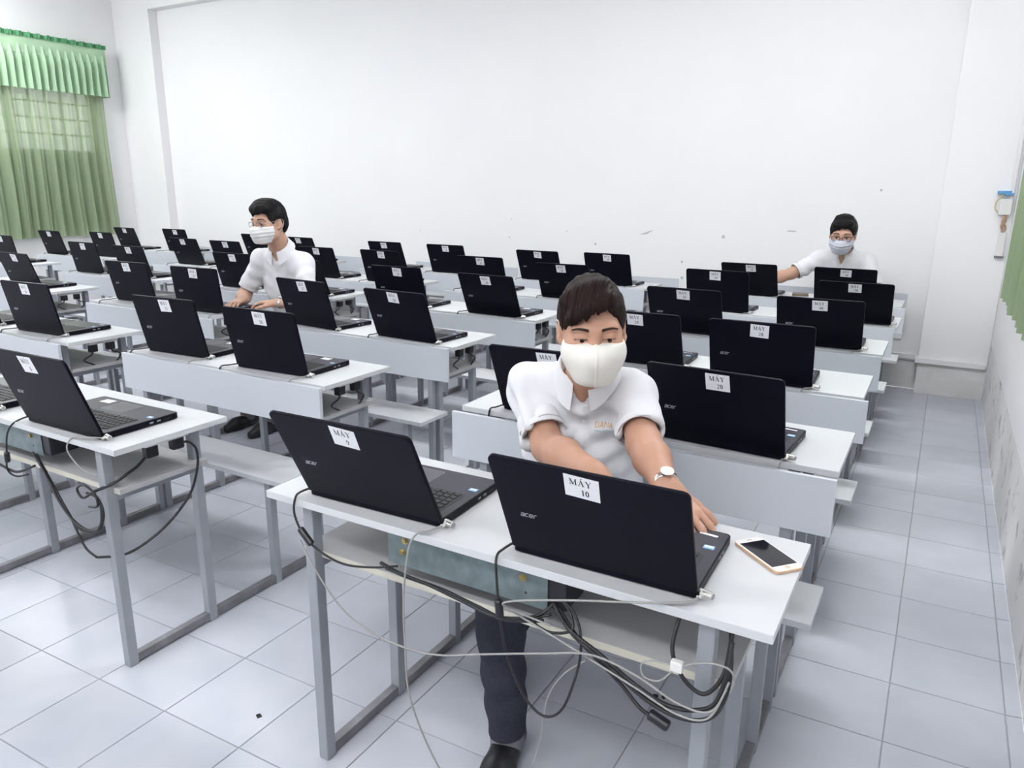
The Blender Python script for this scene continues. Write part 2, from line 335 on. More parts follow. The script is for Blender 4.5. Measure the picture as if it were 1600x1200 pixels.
# ------------------------------------------------------------------ curtains
def sheet(name, m, fn, nu, nv, smooth=True):
    vs_ = [fn(i / nu, j / nv) for j in range(nv + 1) for i in range(nu + 1)]
    fs = [(j * (nu + 1) + i, j * (nu + 1) + i + 1, (j + 1) * (nu + 1) + i + 1, (j + 1) * (nu + 1) + i) for j in range(nv) for i in range(nu)]
    me = bpy.data.meshes.new(name); me.from_pydata(vs_, [], fs); me.materials.append(MATS[m])
    me.polygons.foreach_set('use_smooth', [smooth] * len(me.polygons)); return me
def drape_fn(y0, y1, x, z0, z1, amp, folds, seed, side=1):
    rs = np.random.RandomState(seed); ph = rs.rand(6) * 6.28
    def f(u, v):
        a = folds * 2 * math.pi * u
        w = amp * (0.6 + 0.4 * v) * (math.sin(a + 0.9 * math.sin(a * 0.37 + ph[0]) + ph[1]) + 0.35 * math.sin(2.3 * a + ph[2]) + 0.3 * math.sin(0.31 * a + ph[3]))
        y = y0 + (y1 - y0) * u + 0.02 * math.sin(3 * v + ph[4] + 4 * u) * v
        return (x + side * w, y, z1 + (z0 - z1) * v)
    return f
cur = tag(empty('curtain', (0, 0, 0)), 'green pleated curtain with ruffled valance over the window in the far corner', 'curtain')
cx0 = XL + 0.085
link('drape', sheet('drape', 'curtain_green', drape_fn(3.62, 4.80, cx0, 0.875, 2.62, 0.030, 9, 1), 150, 24), cur)
link('drape', sheet('drape', 'curtain_green', drape_fn(2.15, 3.66, cx0 + 0.01, 0.87, 2.62, 0.034, 10, 2), 180, 24), cur)
NP = 31; vy0, vy1 = 2.1, 4.83
def val_fn(u, v):
    # pinch pleats: flat header, deepening folds below it
    t = (u * NP) % 1.0; tri = abs(t - 0.5) * 2
    hz = 0.16 + 0.16 * min(1, tri * 1.6); depth = 0.0 if v < hz else min(1.0, 0.35 + (v - hz) / 0.4)
    x = cx0 + 0.085 + 0.040 * depth * (1 - 2 * min(1, tri * 1.25)) + 0.004 * math.sin(40 * u + 7 * v)
    return (x, vy0 + (vy1 - vy0) * u, 3.085 - 0.555 * v + 0.006 * math.sin(u * NP * 6.28) * v)
link('valance', sheet('valance', 'valance_green', val_fn, NP * 10, 22, False), cur)
link('valance_end', sheet('valance_end', 'valance_green', lambda u, v: (XL + 0.002 + (0.17) * u, vy1, 3.085 - 0.555 * v), 4, 4), cur)
rsr = np.random.RandomState(3); rj = rsr.rand(400)
def ruf_fn(u, v):
    a = u * 170; return (cx0 + 0.10 + 0.016 * math.sin(a) * (0.4 + v) + 0.006 * math.sin(2.7 * a), vy0 + (vy1 + 0.01 - vy0) * u, 3.075 + 0.045 * v + 0.012 * v * rj[int(u * 399)])
link('ruffle', sheet('ruffle', 'ruffle_green', ruf_fn, 700, 3), cur)
link('curtain_rail', box_mesh('curtain_rail', 'window_paint', (XL, XL + 0.11, vy0, vy1 - 0.005, 2.60, 2.64)), cur)

cur2 = tag(empty('curtain', (0, 0, 0)), 'strip of green curtain hanging beside the aisle wall', 'curtain')
def d2(u, v):
    f = drape_fn(1.6, 3.68, XR - 0.050, 0.93, 2.6, 0.026, 12, 5, -1)(u, v); return f
link('drape', sheet('drape', 'curtain_green', d2, 240, 20), cur2)
link('curtain_rail', box_mesh('curtain_rail', 'window_paint', (XR - 0.10, XR, 1.5, 4.1, 2.60, 2.63)), cur2)
sill = struct('trim_4', box_mesh('window_sill', 'trim_paint', (XR - 0.03, XR, 1.5, 4.12, 0.90, 0.925), bev=0.003))

# wiring in the corner by the pilaster
YW = 5.10
jb = tag(empty('junction_box', (0.495, YW, 1.38)), 'white junction box with loose wires in the back corner', 'junction box')
link('box', box_mesh('box', 'white_plastic', (-0.036, 0.036, -0.035, 0, -0.055, 0.05), bev=0.004), jb)
link('tape', box_mesh('tape', 'blue_tape', (-0.06, 0.02, -0.042, -0.001, 0.085, 0.105), (-0.02, 0.035, -0.045, -0.001, 0.075, 0.09), bev=0.003), jb)
link('wire', cable_mesh('wire', 'yellow_wire', [(-0.02, -0.03, 0.08), (-0.055, -0.035, 0.04), (-0.06, -0.03, -0.01), (-0.04, -0.03, -0.04)], 0.0045), jb)
link('wire', cable_mesh('wire', 'copper_wire', [(0.0, -0.02, -0.05), (0.01, -0.025, -0.09), (-0.005, -0.02, -0.13), (0.012, -0.015, -0.17)], 0.008), jb)
link('wire', cable_mesh('wire', 'copper_wire', [(0.015, -0.02, -0.05), (-0.005, -0.025, -0.10), (0.02, -0.02, -0.14), (0.0, -0.015, -0.17)], 0.006), jb)
cd = tag(link('cable_conduit', box_mesh('cable_conduit', 'trim_paint', (0.507, 0.532, YW - 0.018, YW, 1.43, 3.5), bev=0.003)), 'thin white cable conduit rising above the corner junction box', 'conduit')
sw = tag(empty('wall_switch', (0.505, YW, 1.13)), 'narrow white switch cover below the corner junction box', 'switch')
link('cover', box_mesh('cover', 'white_plastic', (-0.022, 0.022, -0.02, 0, -0.085, 0.075), bev=0.004), sw)
link('rim', box_mesh('rim', 'rail_steel', (-0.028, 0.028, -0.024, 0, -0.098, -0.083), bev=0.003), sw)

# ------------------------------------------------------------------ desk-bench units
UNITS = {(0,0):(0.015,0.028),(0,1):(-1.766,0.006),(1,0):(0.012,0.894),(1,1):(-1.766,0.836),(1,2):(-3.356,0.793),(2,0):(-0.007,1.734),(2,1):(-1.759,1.676),(2,2):(-3.415,1.659),(2,3):(-5.199,1.703),(3,0):(-0.007,2.576),(3,1):(-1.777,2.535),(3,2):(-3.356,2.559),(3,3):(-5.188,2.547),(3,4):(-7.252,2.582),(4,0):(0.005,3.415),(4,1):(-1.750,3.392),(4,2):(-3.347,3.398),(4,3):(-5.150,3.433),(4,4):(-7.208,3.432),(5,0):(-0.019,4.263),(5,1):(-1.753,4.236),(5,2):(-3.340,4.255),(5,3):(-5.139,4.287),(5,4):(-7.215,4.297),
         (0,2):(-3.37,-0.05),(1,3):(-5.20,0.86),(2,4):(-7.24,1.73)}
HT = 0.748
W_, IN = 1.2, 0.115
PM = {}
PM['tabletop'] = box_mesh('tabletop', 'laminate', (-W_, 0, 0, 0.386, HT - 0.018, HT), bev=0.0015)
PM['shelf'] = box_mesh('shelf', 'shelf_board', (-W_ + 0.07, -0.07, 0.045, 0.35, 0.583, 0.600), bev=0.001)
PM['edge_band'] = box_mesh('edge_band', 'edge_band', (-W_ + 0.07, -0.07, 0.0435, 0.0448, 0.5835, 0.5995))
PM['front_leg'] = box_mesh('leg', 'frame_paint', (-0.0155, 0.0155, -0.0155, 0.0155, 0, HT - 0.018), bev=0.003)
PM['seat_leg'] = box_mesh('leg', 'frame_paint', (-0.0145, 0.0145, -0.0145, 0.0145, 0, 0.427), bev=0.003)
PM['back_post'] = box_mesh('back_post', 'frame_paint', (-0.0145, 0.0145, -0.0115, 0.0115, 0, 0.735), bev=0.003)
PM['floor_rail'] = box_mesh('floor_rail', 'rail_steel', (-0.0125, 0.0125, 0.05, 0.815, 0.006, 0.034), bev=0.002)
PM['shelf_bar'] = box_mesh('shelf_bar', 'frame_paint', (-0.0125, 0.0125, 0.05, 0.325, 0.556, 0.583), bev=0.002)
PM['seat_bar'] = box_mesh('seat_bar', 'frame_paint', (-0.0125, 0.0125, 0.645, 0.815, 0.40, 0.427), bev=0.002)
PM['seat'] = box_mesh('seat', 'laminate', (-W_, 0, 0.585, 0.795, 0.427, 0.445), bev=0.0015)
PM['backrest'] = box_mesh('backrest', 'shaded_laminate', (-W_, 0, 0.800, 0.815, 0.585, 0.745), bev=0.0015)
def unit(rc):
    r, c = rc; x, y = UNITS[rc]; y_ = y
    n0 = r * 10 + (4 - c) * 2 + 1
    u = empty('desk_bench', (x, y, 0))
    tag(u, 'grey desk bench under laptops %d and %d, %s, %s' % (n0, n0 + 1, ['front row', 'second row', 'third row', 'fourth row', 'fifth row', 'last row'][r], ['aisle-wall desk', 'second desk from aisle wall', 'middle desk', 'fourth desk from aisle wall', 'window-wall desk'][c]) if rc not in ((0, 2), (1, 3), (2, 4)) else
        {(0, 2): 'desk bench at the frame edge with only its backrest showing, second row laptops behind', (1, 3): 'desk bench at the frame edge with only its backrest showing, third row laptops behind', (2, 4): 'desk bench at the frame edge with only its backrest showing, fourth row laptops behind'}[rc],
        'desk', 'grey two-seat desk benches in rows')
    link('tabletop', PM['tabletop'], u); sf = link('shelf', PM['shelf'], u); link('edge_band', PM['edge_band'], sf); link('seat', PM['seat'], u); link('backrest', PM['backrest'], u)
    for sx in (-IN, -W_ + IN):
        link('leg', PM['front_leg'], u, (sx, 0.035, 0)); link('leg', PM['front_leg'], u, (sx, 0.335, 0)); link('leg', PM['seat_leg'], u, (sx, 0.635, 0))
        link('back_post', PM['back_post'], u, (sx, 0.8265, 0))
        for k in ('floor_rail', 'shelf_bar', 'seat_bar'): link(k, PM[k], u, (sx, 0, 0))
    return u
for rc in sorted(UNITS): unit(rc)

# galvanised cable trays under the first two desks
def tray(rc, label):
    x, y = UNITS[rc]
    t = tag(empty('cable_tray', (x - 0.645, y + 0.035, 0)), label, 'cable tray', 'galvanised cable trays under the front desks')
    link('plate', box_mesh('plate', 'galvanised', (-0.205, 0.205, -0.002, 0, 0.638, 0.729), bev=0.0005), t)
    link('box', box_mesh('box', 'black_plastic', (-0.20, 0.245, 0.001, 0.09, 0.645, 0.728), bev=0.004), t)
    for bx, bz in ((-0.155, 0.701), (-0.163, 0.672), (0.148, 0.697), (0.155, 0.665)):
        if bx == 0.155: link('hole', cyl_mesh('hole', 'dark_gap', (bx, -0.0025, bz), (bx, -0.001, bz), 0.003, 10), t); continue
        b = link('bolt', cyl_mesh('bolt', 'brass', (bx, -0.007, bz), (bx, -0.002, bz), 0.0058, 6), t)
        link('washer', cyl_mesh('washer', 'brass', (bx, -0.0035, bz), (bx, -0.002, bz), 0.0085, 14), b)
    return t
tray((0, 0), 'galvanised steel cable tray bolted under the desk of laptops MÁY 9 and 10')
tray((0, 1), 'galvanised steel cable tray under the desk of laptops MÁY 7 and 8')

# ------------------------------------------------------------------ stroke lettering
def arc(cx, cy, rx, ry, a0, a1, n=14):
    return [(cx + rx * math.cos(R(a0 + (a1 - a0) * i / n)), cy + ry * math.sin(R(a0 + (a1 - a0) * i / n))) for i in range(n + 1)]
def ribbon(pts, wv, wh):
    """Stroke polygon strip: width wv where the stroke runs vertically, wh where it runs sideways."""
    quads = []; L = []; Rr = []
    for i, (x, y) in enumerate(pts):
        a = pts[max(i - 1, 0)]; b = pts[min(i + 1, len(pts) - 1)]; dx, dy = b[0] - a[0], b[1] - a[1]; l = math.hypot(dx, dy) or 1; dx /= l; dy /= l
        w = (wh + (wv - wh) * abs(dy) ** 1.3) / 2; L.append((x - dy * w, y + dx * w)); Rr.append((x + dy * w, y - dx * w))
    for i in range(len(pts) - 1): quads.append((L[i], Rr[i], Rr[i + 1], L[i + 1]))
    return quads
def bar(x0, y0, x1, y1, w):
    dx, dy = x1 - x0, y1 - y0; l = math.hypot(dx, dy); nx, ny = -dy / l * w / 2, dx / l * w / 2
    return [((x0 + nx, y0 + ny), (x0 - nx, y0 - ny), (x1 - nx, y1 - ny), (x1 + nx, y1 + ny))]
K, T_ = 0.17, 0.06
GL = {
 'M': (1.0, bar(.15, 0, .15, 1, T_) + bar(.14, 1, .5, .05, K) + bar(.5, .05, .84, 1, T_) + bar(.83, 0, .83, 1, K) + bar(0, .025, .3, .025, .05) + bar(.66, .025, 1, .025, .05) + bar(0, .975, .2, .975, .05) + bar(.8, .975, 1, .975, .05)),
 'Á': (.82, bar(.12, 0, .42, 1, T_) + bar(.38, 1, .70, 0, K) + bar(.22, .33, .6, .33, T_) + bar(0, .025, .27, .025, .05) + bar(.53, .025, .82, .025, .05) + bar(.40, 1.10, .56, 1.30, .10)),
 'Y': (.82, bar(.13, 1, .43, .46, K) + bar(.70, 1, .42, .46, T_) + bar(.42, 0, .42, .5, K) + bar(.24, .025, .6, .025, .05) + bar(0, .975, .3, .975, .05) + bar(.56, .975, .82, .975, .05)),
 '0': (.52, ribbon(arc(.26, .5, .17, .45, 0, 360, 26), .16, .06)),
 '1': (.40, bar(.21, 0, .21, 1, .17) + bar(.06, .025, .36, .025, .05) + bar(.04, .87, .21, .96, .07)),
 '2': (.52, ribbon(arc(.25, .73, .17, .22, 165, -40, 16), .15, .07) + bar(.38, .60, .08, .10, .09) + bar(.04, .07, .48, .07, .14)),
 '3': (.52, ribbon(arc(.23, .76, .16, .20, 150, -80, 14), .14, .06) + ribbon(arc(.23, .28, .19, .25, 85, -160, 16), .15, .07)),
 '4': (.52, bar(.36, 0, .36, 1, .15) + bar(.36, .97, .04, .32, .06) + bar(.02, .29, .5, .29, .10)),
 '5': (.52, bar(.14, .93, .45, .93, .12) + bar(.15, .95, .10, .52, .07) + ribbon(arc(.22, .31, .20, .26, 120, -150, 18), .15, .08)),
 '6': (.52, ribbon(arc(.26, .30, .18, .26, 0, 360, 22), .14, .06) + ribbon(arc(.44, .40, .35, .57, 95, 190, 12), .13, .05)),
 '7': (.52, bar(.04, .92, .48, .92, .14) + bar(.45, .88, .18, 0, .12)),
 '8': (.52, ribbon(arc(.26, .74, .15, .21, 0, 360, 20), .13, .06) + ribbon(arc(.26, .27, .18, .25, 0, 360, 22), .14, .06)),
 '9': (.52, ribbon(arc(.26, .70, .18, .26, 0, 360, 22), .14, .06) + ribbon(arc(.08, .60, .35, .57, -85, 10, 12), .13, .05)),
}
def word(text, h, gap=0.10):
    """Quads of a word centred on the origin, cap height h."""
    x = 0; out = []
    for ch in text:
        w, q = GL[ch]; out += [tuple((px + x, py) for px, py in f) for f in q]; x += w + gap
    tw = x - gap
    return [tuple(((px - tw / 2) * h, (py - 0.5) * h) for px, py in f) for f in out]
def flat_mesh(name, quads, m, z=0.0, t=0.00012):
    """Thin printed shapes in the XY plane; overlapping strokes are stepped a hair apart."""
    vs_, fs = [], []
    for i, q in enumerate(quads):
        b = len(vs_); zz = z + t * (1 + (i % 7) * 0.12); vs_ += [(x, y, zz) for x, y in q]; fs.append(tuple(range(b, b + len(q))))
    me = bpy.data.meshes.new(name); me.from_pydata(vs_, [], fs); me.materials.append(MATS[m]); return me
def brand():
    q = []; w = .15
    def sk(quads, ox): return [tuple((x + ox + 0.22 * y, y) for x, y in f) for f in quads]
    q += sk(ribbon([(.05, .93), (.45, .93)] + arc(.50, .75, .17, .18, 90, 0, 6) + [(.67, .5), (.67, .0)], w, w) + ribbon([(.67, .52), (.2, .52)] + arc(.2, .29, .17, .23, 90, 270, 8) + [(.2, .06), (.67, .06)], w, w), 0)
    q += sk(ribbon([(.72, .93), (.25, .93)] + arc(.28, .5, .24, .43, 100, 260, 10) + [(.25, .07), (.72, .07)], w, w), .86)
    q += sk(ribbon([(.72, .07), (.28, .07)] + arc(.30, .5, .24, .43, 260, 90, 10) + [(.45, .93)] + arc(.52, .72, .18, .21, 90, -20, 6) + [(.68, .5), (.12, .5)], w, w), 1.70)
    q += sk(ribbon([(.1, 0), (.1, .6)] + arc(.40, .6, .30, .33, 180, 90, 8) + [(.62, .93)], w, w), 2.58)
    s = 0.0105
    return [tuple(((x - 1.6) * s, (y - .5) * s) for x, y in f) for f in q]

# ------------------------------------------------------------------ laptops
LAPS = {7:(-2.638,0.043,-0.010,0.350),8:(-2.062,0.036,0.023,0.328),9:(-0.883,0.068,0.032,0.458),10:(-0.318,0.068,0.017,0.430),15:(-4.28,0.86,0.02,0.30),16:(-3.705,0.854,0.053,0.189),17:(-2.695,0.897,0.059,0.223),18:(-2.102,0.887,0.045,0.227),19:(-0.853,0.938,0.067,0.439),20:(-0.319,0.912,-0.060,0.382),24:(-5.586,1.779,0.024,0.306),25:(-4.286,1.769,0.057,0.211),26:(-3.606,1.723,0.061,0.115),27:(-2.694,1.710,-0.095,0.269),28:(-2.055,1.698,-0.054,0.358),29:(-0.892,1.810,0.047,0.463),30:(-0.378,1.745,0.032,0.36),32:(-7.632,2.681,0.030,0.180),33:(-6.139,2.584,0.016,0.186),34:(-5.524,2.610,0.023,0.274),35:(-4.308,2.609,0.013,0.257),36:(-3.625,2.630,0.010,0.393),37:(-2.741,2.553,0.012,0.303),38:(-2.074,2.553,-0.050,0.397),39:(-0.937,2.619,-0.007,0.431),40:(-0.292,2.612,0.009,0.433),41:(-8.160,3.445,0.017,0.284),42:(-7.452,3.574,0.006,0.251),43:(-6.043,3.519,0.017,0.325),44:(-5.448,3.504,0.032,0.329),45:(-4.271,3.435,0.001,0.317),46:(-3.625,3.456,0.008,0.294),47:(-2.696,3.454,-0.001,0.320),48:(-2.015,3.413,0.029,0.424),49:(-0.996,3.434,-0.031,0.269),50:(-0.221,3.449,-0.008,0.474),51:(-8.201,4.338,0.007,0.321),52:(-7.444,4.434,0.038,0.277),53:(-6.042,4.367,-0.005,0.342),54:(-5.398,4.368,0.003,0.406),55:(-4.269,4.312,0.003,0.365),56:(-3.592,4.300,0.022,0.347),57:(-2.660,4.269,-0.006,0.402),58:(-2.062,4.271,-0.025,0.349),59:(-0.990,4.293,-0.011,0.511),60:(-0.371,4.294,-0.003,0.501)}
LW, LD, LH = 0.382, 0.258, 0.254
LM = {}
LM['base'] = round_prism('base', 'laptop_black', LW, LD, 0.0175, 0.012)
LM['deck'] = round_prism('deck', 'laptop_deck', LW - 0.006, LD - 0.008, 0.0008, 0.010, bev=0)
LM['keyboard_well'] = box_mesh('keyboard_well', 'key_black', (-0.165, 0.165, -0.052, 0.052, 0, 0.0006))
LM['touchpad'] = round_prism('touchpad', 'touchpad', 0.106, 0.076, 0.0006, 0.004, bev=0)
LM['touchpad_rim'] = round_prism('touchpad_rim', 'port_metal', 0.109, 0.079, 0.0003, 0.005, bev=0)
LM['lid'] = round_prism('lid', 'laptop_black', LW, LH, 0.0085, 0.014, bev=0.0022, corners=(0, 0, 1, 1))
LM['bezel'] = round_prism('bezel', 'laptop_deck', LW - 0.008, LH - 0.008, 0.0008, 0.010, bev=0)
LM['screen'] = box_mesh('screen', 'screen_off', (-0.172, 0.172, -0.097, 0.097, 0, 0.0005))
LM['hinge'] = cyl_mesh('hinge', 'laptop_black', (-0.14, 0, 0), (0.14, 0, 0), 0.0075, 14)
LM['foot'] = box_mesh('foot', 'black_plastic', (-0.02, 0.02, -0.004, 0.004, 0, 0.0035))
LM['logo'] = flat_mesh('logo', brand(), 'logo_silver')
LM['sticker'] = box_mesh('sticker', 'paper', (-0.0335, 0.0335, -0.027, 0.027, 0, 0.0003))
LM['usb_port'] = box_mesh('usb_port', 'port_metal', (0, 0.0006, -0.0065, 0.0065, -0.0025, 0.0025))
LM['card_slot'] = box_mesh('card_slot', 'key_black', (0, 0.0006, -0.012, 0.012, -0.0015, 0.0015))
LM['power_key'] = box_mesh('key', 'key_black', (-0.0075, 0.0075, -0.007, 0.007, 0, 0.0018), bev=0.0006)
LM['maker_sticker'] = box_mesh('maker_sticker', 'blue_sticker', (-0.011, 0.011, -0.008, 0.008, 0, 0.0003))
LM['maker_panel'] = box_mesh('maker_panel', 'white_sticker', (-0.009, 0.009, -0.002, 0.006, 0.0003, 0.0004))
LM['bar_sticker'] = box_mesh('bar_sticker', 'white_sticker', (-0.019, 0.019, -0.004, 0.004, 0, 0.0003))
LM['spec_sticker'] = box_mesh('spec_sticker', 'white_sticker', (-0.024, 0.024, -0.015, 0.015, 0, 0.0003))
def key_spots():
    out = []
    for r in range(6):
        x = -0.158; y = 0.046 - r * 0.0185
        ws = [1.0] * 17
        if r == 5: ws = [1, 1, 1, 1, 5, 1, 1, 1, 1, 1, 1, 1, 1]
        if r in (2, 3, 4): ws = [1.0] * 12 + [2.0] + [1.0] * 3
        tot = sum(ws); unit_ = 0.316 / tot
        for w in ws:
            out.append((x + w * unit_ / 2, y, w * unit_ / 0.0186)); x += w * unit_
    return out
KS = key_spots()
bm = bmesh.new()
for kx, ky, ks in KS: add_box(bm, kx - 0.0078 * ks, kx + 0.0078 * ks, ky - 0.0075, ky + 0.0075, 0, 0.0018)
LM['keys'] = to_mesh('keys', bm, 'key_black')
LM['maydtext'] = None
may = [tuple((x - 0.002, y + 0.0115) for x, y in f) for f in word('MÁY', 0.0150)]
WEAR = {9: -0.06, 10: -0.05, 27: 0.03}
ROWS = ['front row', 'second row', 'third row', 'fourth row', 'fifth row', 'last row']; DESKS = ['aisle-wall desk', 'second desk from aisle wall', 'middle desk', 'fourth desk from aisle wall', 'window-wall desk']
def seat(n): return '%s, %s, %s seat' % (ROWS[(n - 1) // 10], DESKS[4 - ((n - 1) % 10) // 2], 'aisle-side' if n % 2 == 0 else 'window-side')
def laptop(n):
    x, y, rz, tilt = LAPS[n]; rnd = random.Random(n)
    L = tag(empty('laptop', (x, y, HT), rz), LABEL_LAP.get(n, 'black laptop marked MÁY %d, %s' % (n, seat(n))), 'laptop', 'open black laptops on the desks')
    near = n in (7, 8, 9, 10)
    link('base', LM['base'], L, (0, LD / 2, 0.0035)); link('deck', LM['deck'], L, (0, LD / 2, 0.021))
    link('keyboard_well', LM['keyboard_well'], L, (0, 0.085, 0.0217))
    if n in (8, 9, 10):
        for kx, ky, ks in KS:
            k = link('key', LM['power_key'], L, (-kx, 0.085 - ky, 0.0222)); k.scale = (ks * 0.97, 1, 1)
    else:
        k = link('keys', LM['keys'], L, (0, 0.085, 0.0222), (0, 0, math.pi)); k['kind'] = 'stuff'
    link('touchpad_rim', LM['touchpad_rim'], L, (-0.01, 0.200, 0.0217)); link('touchpad', LM['touchpad'], L, (-0.01, 0.200, 0.0217))
    ms = link('maker_sticker', LM['maker_sticker'], L, (0.165, 0.175, 0.0218)); link('maker_panel', LM['maker_panel'], ms)
    if n == 9: pass
    elif n == 8: link('spec_sticker', LM['spec_sticker'], L, (-0.115, 0.222, 0.0218), (0, 0, 0.05))
    elif n % 3 == 1 or n in (20, 29): link('bar_sticker', LM['bar_sticker'], L, (0.150, 0.232, 0.0218), (0, 0, -0.1))
    else: link('spec_sticker', LM['spec_sticker'], L, (0.09, 0.225, 0.0218), (0, 0, rnd.uniform(-.1, .1)))
    for sx in (-0.13, 0.13):
        for sy in (0.02, 0.235): link('foot', LM['foot'], L, (sx, sy, 0))
    link('usb_port', LM['usb_port'], L, (LW / 2, 0.16, 0.012)); link('usb_port', LM['usb_port'], L, (LW / 2, 0.185, 0.012)); link('card_slot', LM['card_slot'], L, (LW / 2, 0.215, 0.011))
    link('hinge', LM['hinge'], L, (0, 0.006, 0.021))
    # lid frame: local z = outward (back of lid), local y = up the lid
    def lid_part(nm, me, u, v, w, rot=0.0, parent=None):
        o = link(nm, me, parent or L)
        B = Matrix(((-1, 0, 0), (0, 0, 1), (0, 1, 0))).transposed()
        # columns: local x -> world x ; local y -> up the lid ; local z -> toward the desk front
        X = Vector((1, 0, 0)); Y = Vector((0, -math.sin(tilt), math.cos(tilt))); Z = X.cross(Y)
        p = Vector((0, 0.004, 0.014)) + X * u + Y * v + Z * w
        Rm = Matrix((X, Y, Z)).transposed().to_4x4() @ Matrix.Rotation(rot, 4, 'Z')
        o.matrix_local = Matrix.Translation(p) @ Rm
        return o
    # local z points to -y (out of the lid back)
    link_lid = lid_part('lid', LM['lid'], 0, LH / 2, -0.0045)
    lid_part('bezel', LM['bezel'], 0, LH / 2, -0.0053); lid_part('screen', LM['screen'], 0, LH / 2 + 0.004, -0.0058)
    lid_part('logo', LM['logo'], -0.133, 0.108, 0.0041)
    su = 0.0 + rnd.uniform(-0.012, 0.016); sr = rnd.uniform(-0.05, 0.03) + WEAR.get(n, 0)
    if n == 9: su = 0.012
    if n == 10: su = -0.004
    st = lid_part('sticker', LM['sticker'], su, LH - 0.036, 0.0041, sr)
    num = word(str(n), 0.0145); tx = [tuple((a + 0.006, b - 0.0125) for a, b in f) for f in num]
    te = link('lettering', flat_mesh('lettering', may + tx, 'ink', 0.0003), st)
    return L
LABEL_LAP = {7: 'laptop at the frame edge, only its lock corner and keyboard showing', 15: 'laptop at the frame edge behind laptop MÁY 16, only its base showing',
             36: 'unmarked-looking black laptop lid behind the shoulder of the seated man with metal glasses', 10: 'black laptop with sticker reading MÁY 10 in use by the man in front'}
for n in LAPS: laptop(n)

# ------------------------------------------------------------------ laptop locks and power cords
lockM = {}
lockM['barrel'] = cyl_mesh('barrel', 'chrome', (0, 0, 0), (0.026, 0, 0), 0.0075, 18, bev=0.001)
lockM['cap'] = cyl_mesh('cap', 'port_metal', (0.026, 0, 0), (0.0272, 0, 0), 0.0055, 14)
lockM['clamp'] = cyl_mesh('clamp', 'chrome', (0.006, 0, 0.002), (0.006, -0.016, -0.004), 0.0055, 12, bev=0.001)
lockM['cable'] = cable_mesh('cable', 'grey_cable', [(0.006, -0.014, -0.003), (0.000, -0.035, -0.006), (-0.02, -0.060, -0.010), (-0.05, -0.085, -0.014)], 0.0024, 5, 6)
cordM = cable_mesh('cord', 'black_cable', [(0, 0.02, 0.012), (-0.014, 0.0, 0.010), (-0.022, -0.02, 0.006), (-0.03, -0.045, 0.003), (-0.05, -0.075, -0.02)], 0.0026, 5, 6)
cordP = cyl_mesh('plug', 'black_plastic', (0.006, 0.03, 0.012), (-0.004, 0.012, 0.012), 0.0042, 10)
def local_to_world(n, p):
    x, y, rz, t = LAPS[n]; return Vector((x + p[0] * math.cos(rz) - p[1] * math.sin(rz), y + p[0] * math.sin(rz) + p[1] * math.cos(rz), HT + p[2]))
def unit_of(n): return UNITS[((n - 1) // 10, 4 - ((n - 1) % 10) // 2)]
def lock(n, cable=None):
    x, y, rz, t = LAPS[n]
    k = tag(empty('laptop_lock', local_to_world(n, (LW / 2 + 0.0005, 0.012, 0.0125)), rz - 0.25), 'silver lock on laptop %d, %s' % (n, seat(n)), 'lock', 'silver cable locks on the laptops')
    link('barrel', lockM['barrel'], k); link('cap', lockM['cap'], k); link('clamp', lockM['clamp'], k)
    if cable is None:
        # short cable over the desk edge
        p0 = local_to_world(n, (LW / 2 + 0.004, -0.002, 0.011)); ey = unit_of(n)[1]; rnd = random.Random(n * 3)
        dx = rnd.choice((-0.06, -0.04, -0.015, 0.0)); dd = max(p0.y - ey, 0.01)
        pts = [p0, (p0.x + dx * 0.3, p0.y - 0.4 * dd, HT + 0.008), (p0.x + dx * 0.8, ey + 0.006, HT + 0.004), (p0.x + dx, ey - 0.006, HT - 0.012), (p0.x + dx, ey - 0.008, HT - 0.06)]
    else: pts = cable
    me = cable_mesh('cable', 'grey_cable', pts, 0.0022, 7, 7); o = link('cable', me, k)
    bpy.context.view_layer.update(); o.matrix_parent_inverse = k.matrix_world.inverted()
    return k
def power_cord(n, pts=None, conn=None):
    k = None
    if pts is None:
        p0 = local_to_world(n, (-LW / 2 - 0.002, 0.028, 0.012)); ey = unit_of(n)[1]; rnd = random.Random(n * 5); dx = rnd.uniform(-0.05, -0.02); dd = max(p0.y - ey, 0.01)
        pts = [p0, (p0.x - 0.008, p0.y - 0.012, HT + 0.010), (p0.x + dx * 0.6, ey + 0.4 * dd, HT + 0.008), (p0.x + dx, ey - 0.002, HT + 0.003), (p0.x + dx * 1.1, ey - 0.010, HT - 0.05)]
    k = tag(empty('charger_cable', Vector(pts[0])), 'black charger cable of laptop %d, %s' % (n, seat(n)), 'cable', 'black charger cables of the laptops')
    me = cable_mesh('cord', 'black_cable', pts, 0.0028, 8, 7); o = link('cord', me, k); bpy.context.view_layer.update(); o.matrix_parent_inverse = k.matrix_world.inverted()
    if conn:
        c2 = link('connector', cyl_mesh('connector', 'black_plastic', conn[0], conn[1], 0.0085, 12, bev=0.003), k); c2.matrix_parent_inverse = k.matrix_world.inverted()
    return k
NO_LOCK = set(); NO_CORD = set()
for n in LAPS:
    if n in (9, 10, 8): continue
    if n not in NO_LOCK: lock(n)
    if n not in NO_CORD: power_cord(n)
lock(9, [local_to_world(9, (LW / 2 + 0.004, -0.002, 0.011)), (-0.70, 0.035, 0.757), (-0.72, 0.020, 0.752), (-0.733, 0.006, 0.715), (-0.745, -0.0, 0.60), (-0.745, 0.0, 0.47), (-0.735, 0.0, 0.35), (-0.69, 0.02, 0.20), (-0.62, 0.04, 0.08), (-0.56, 0.06, 0.004)])
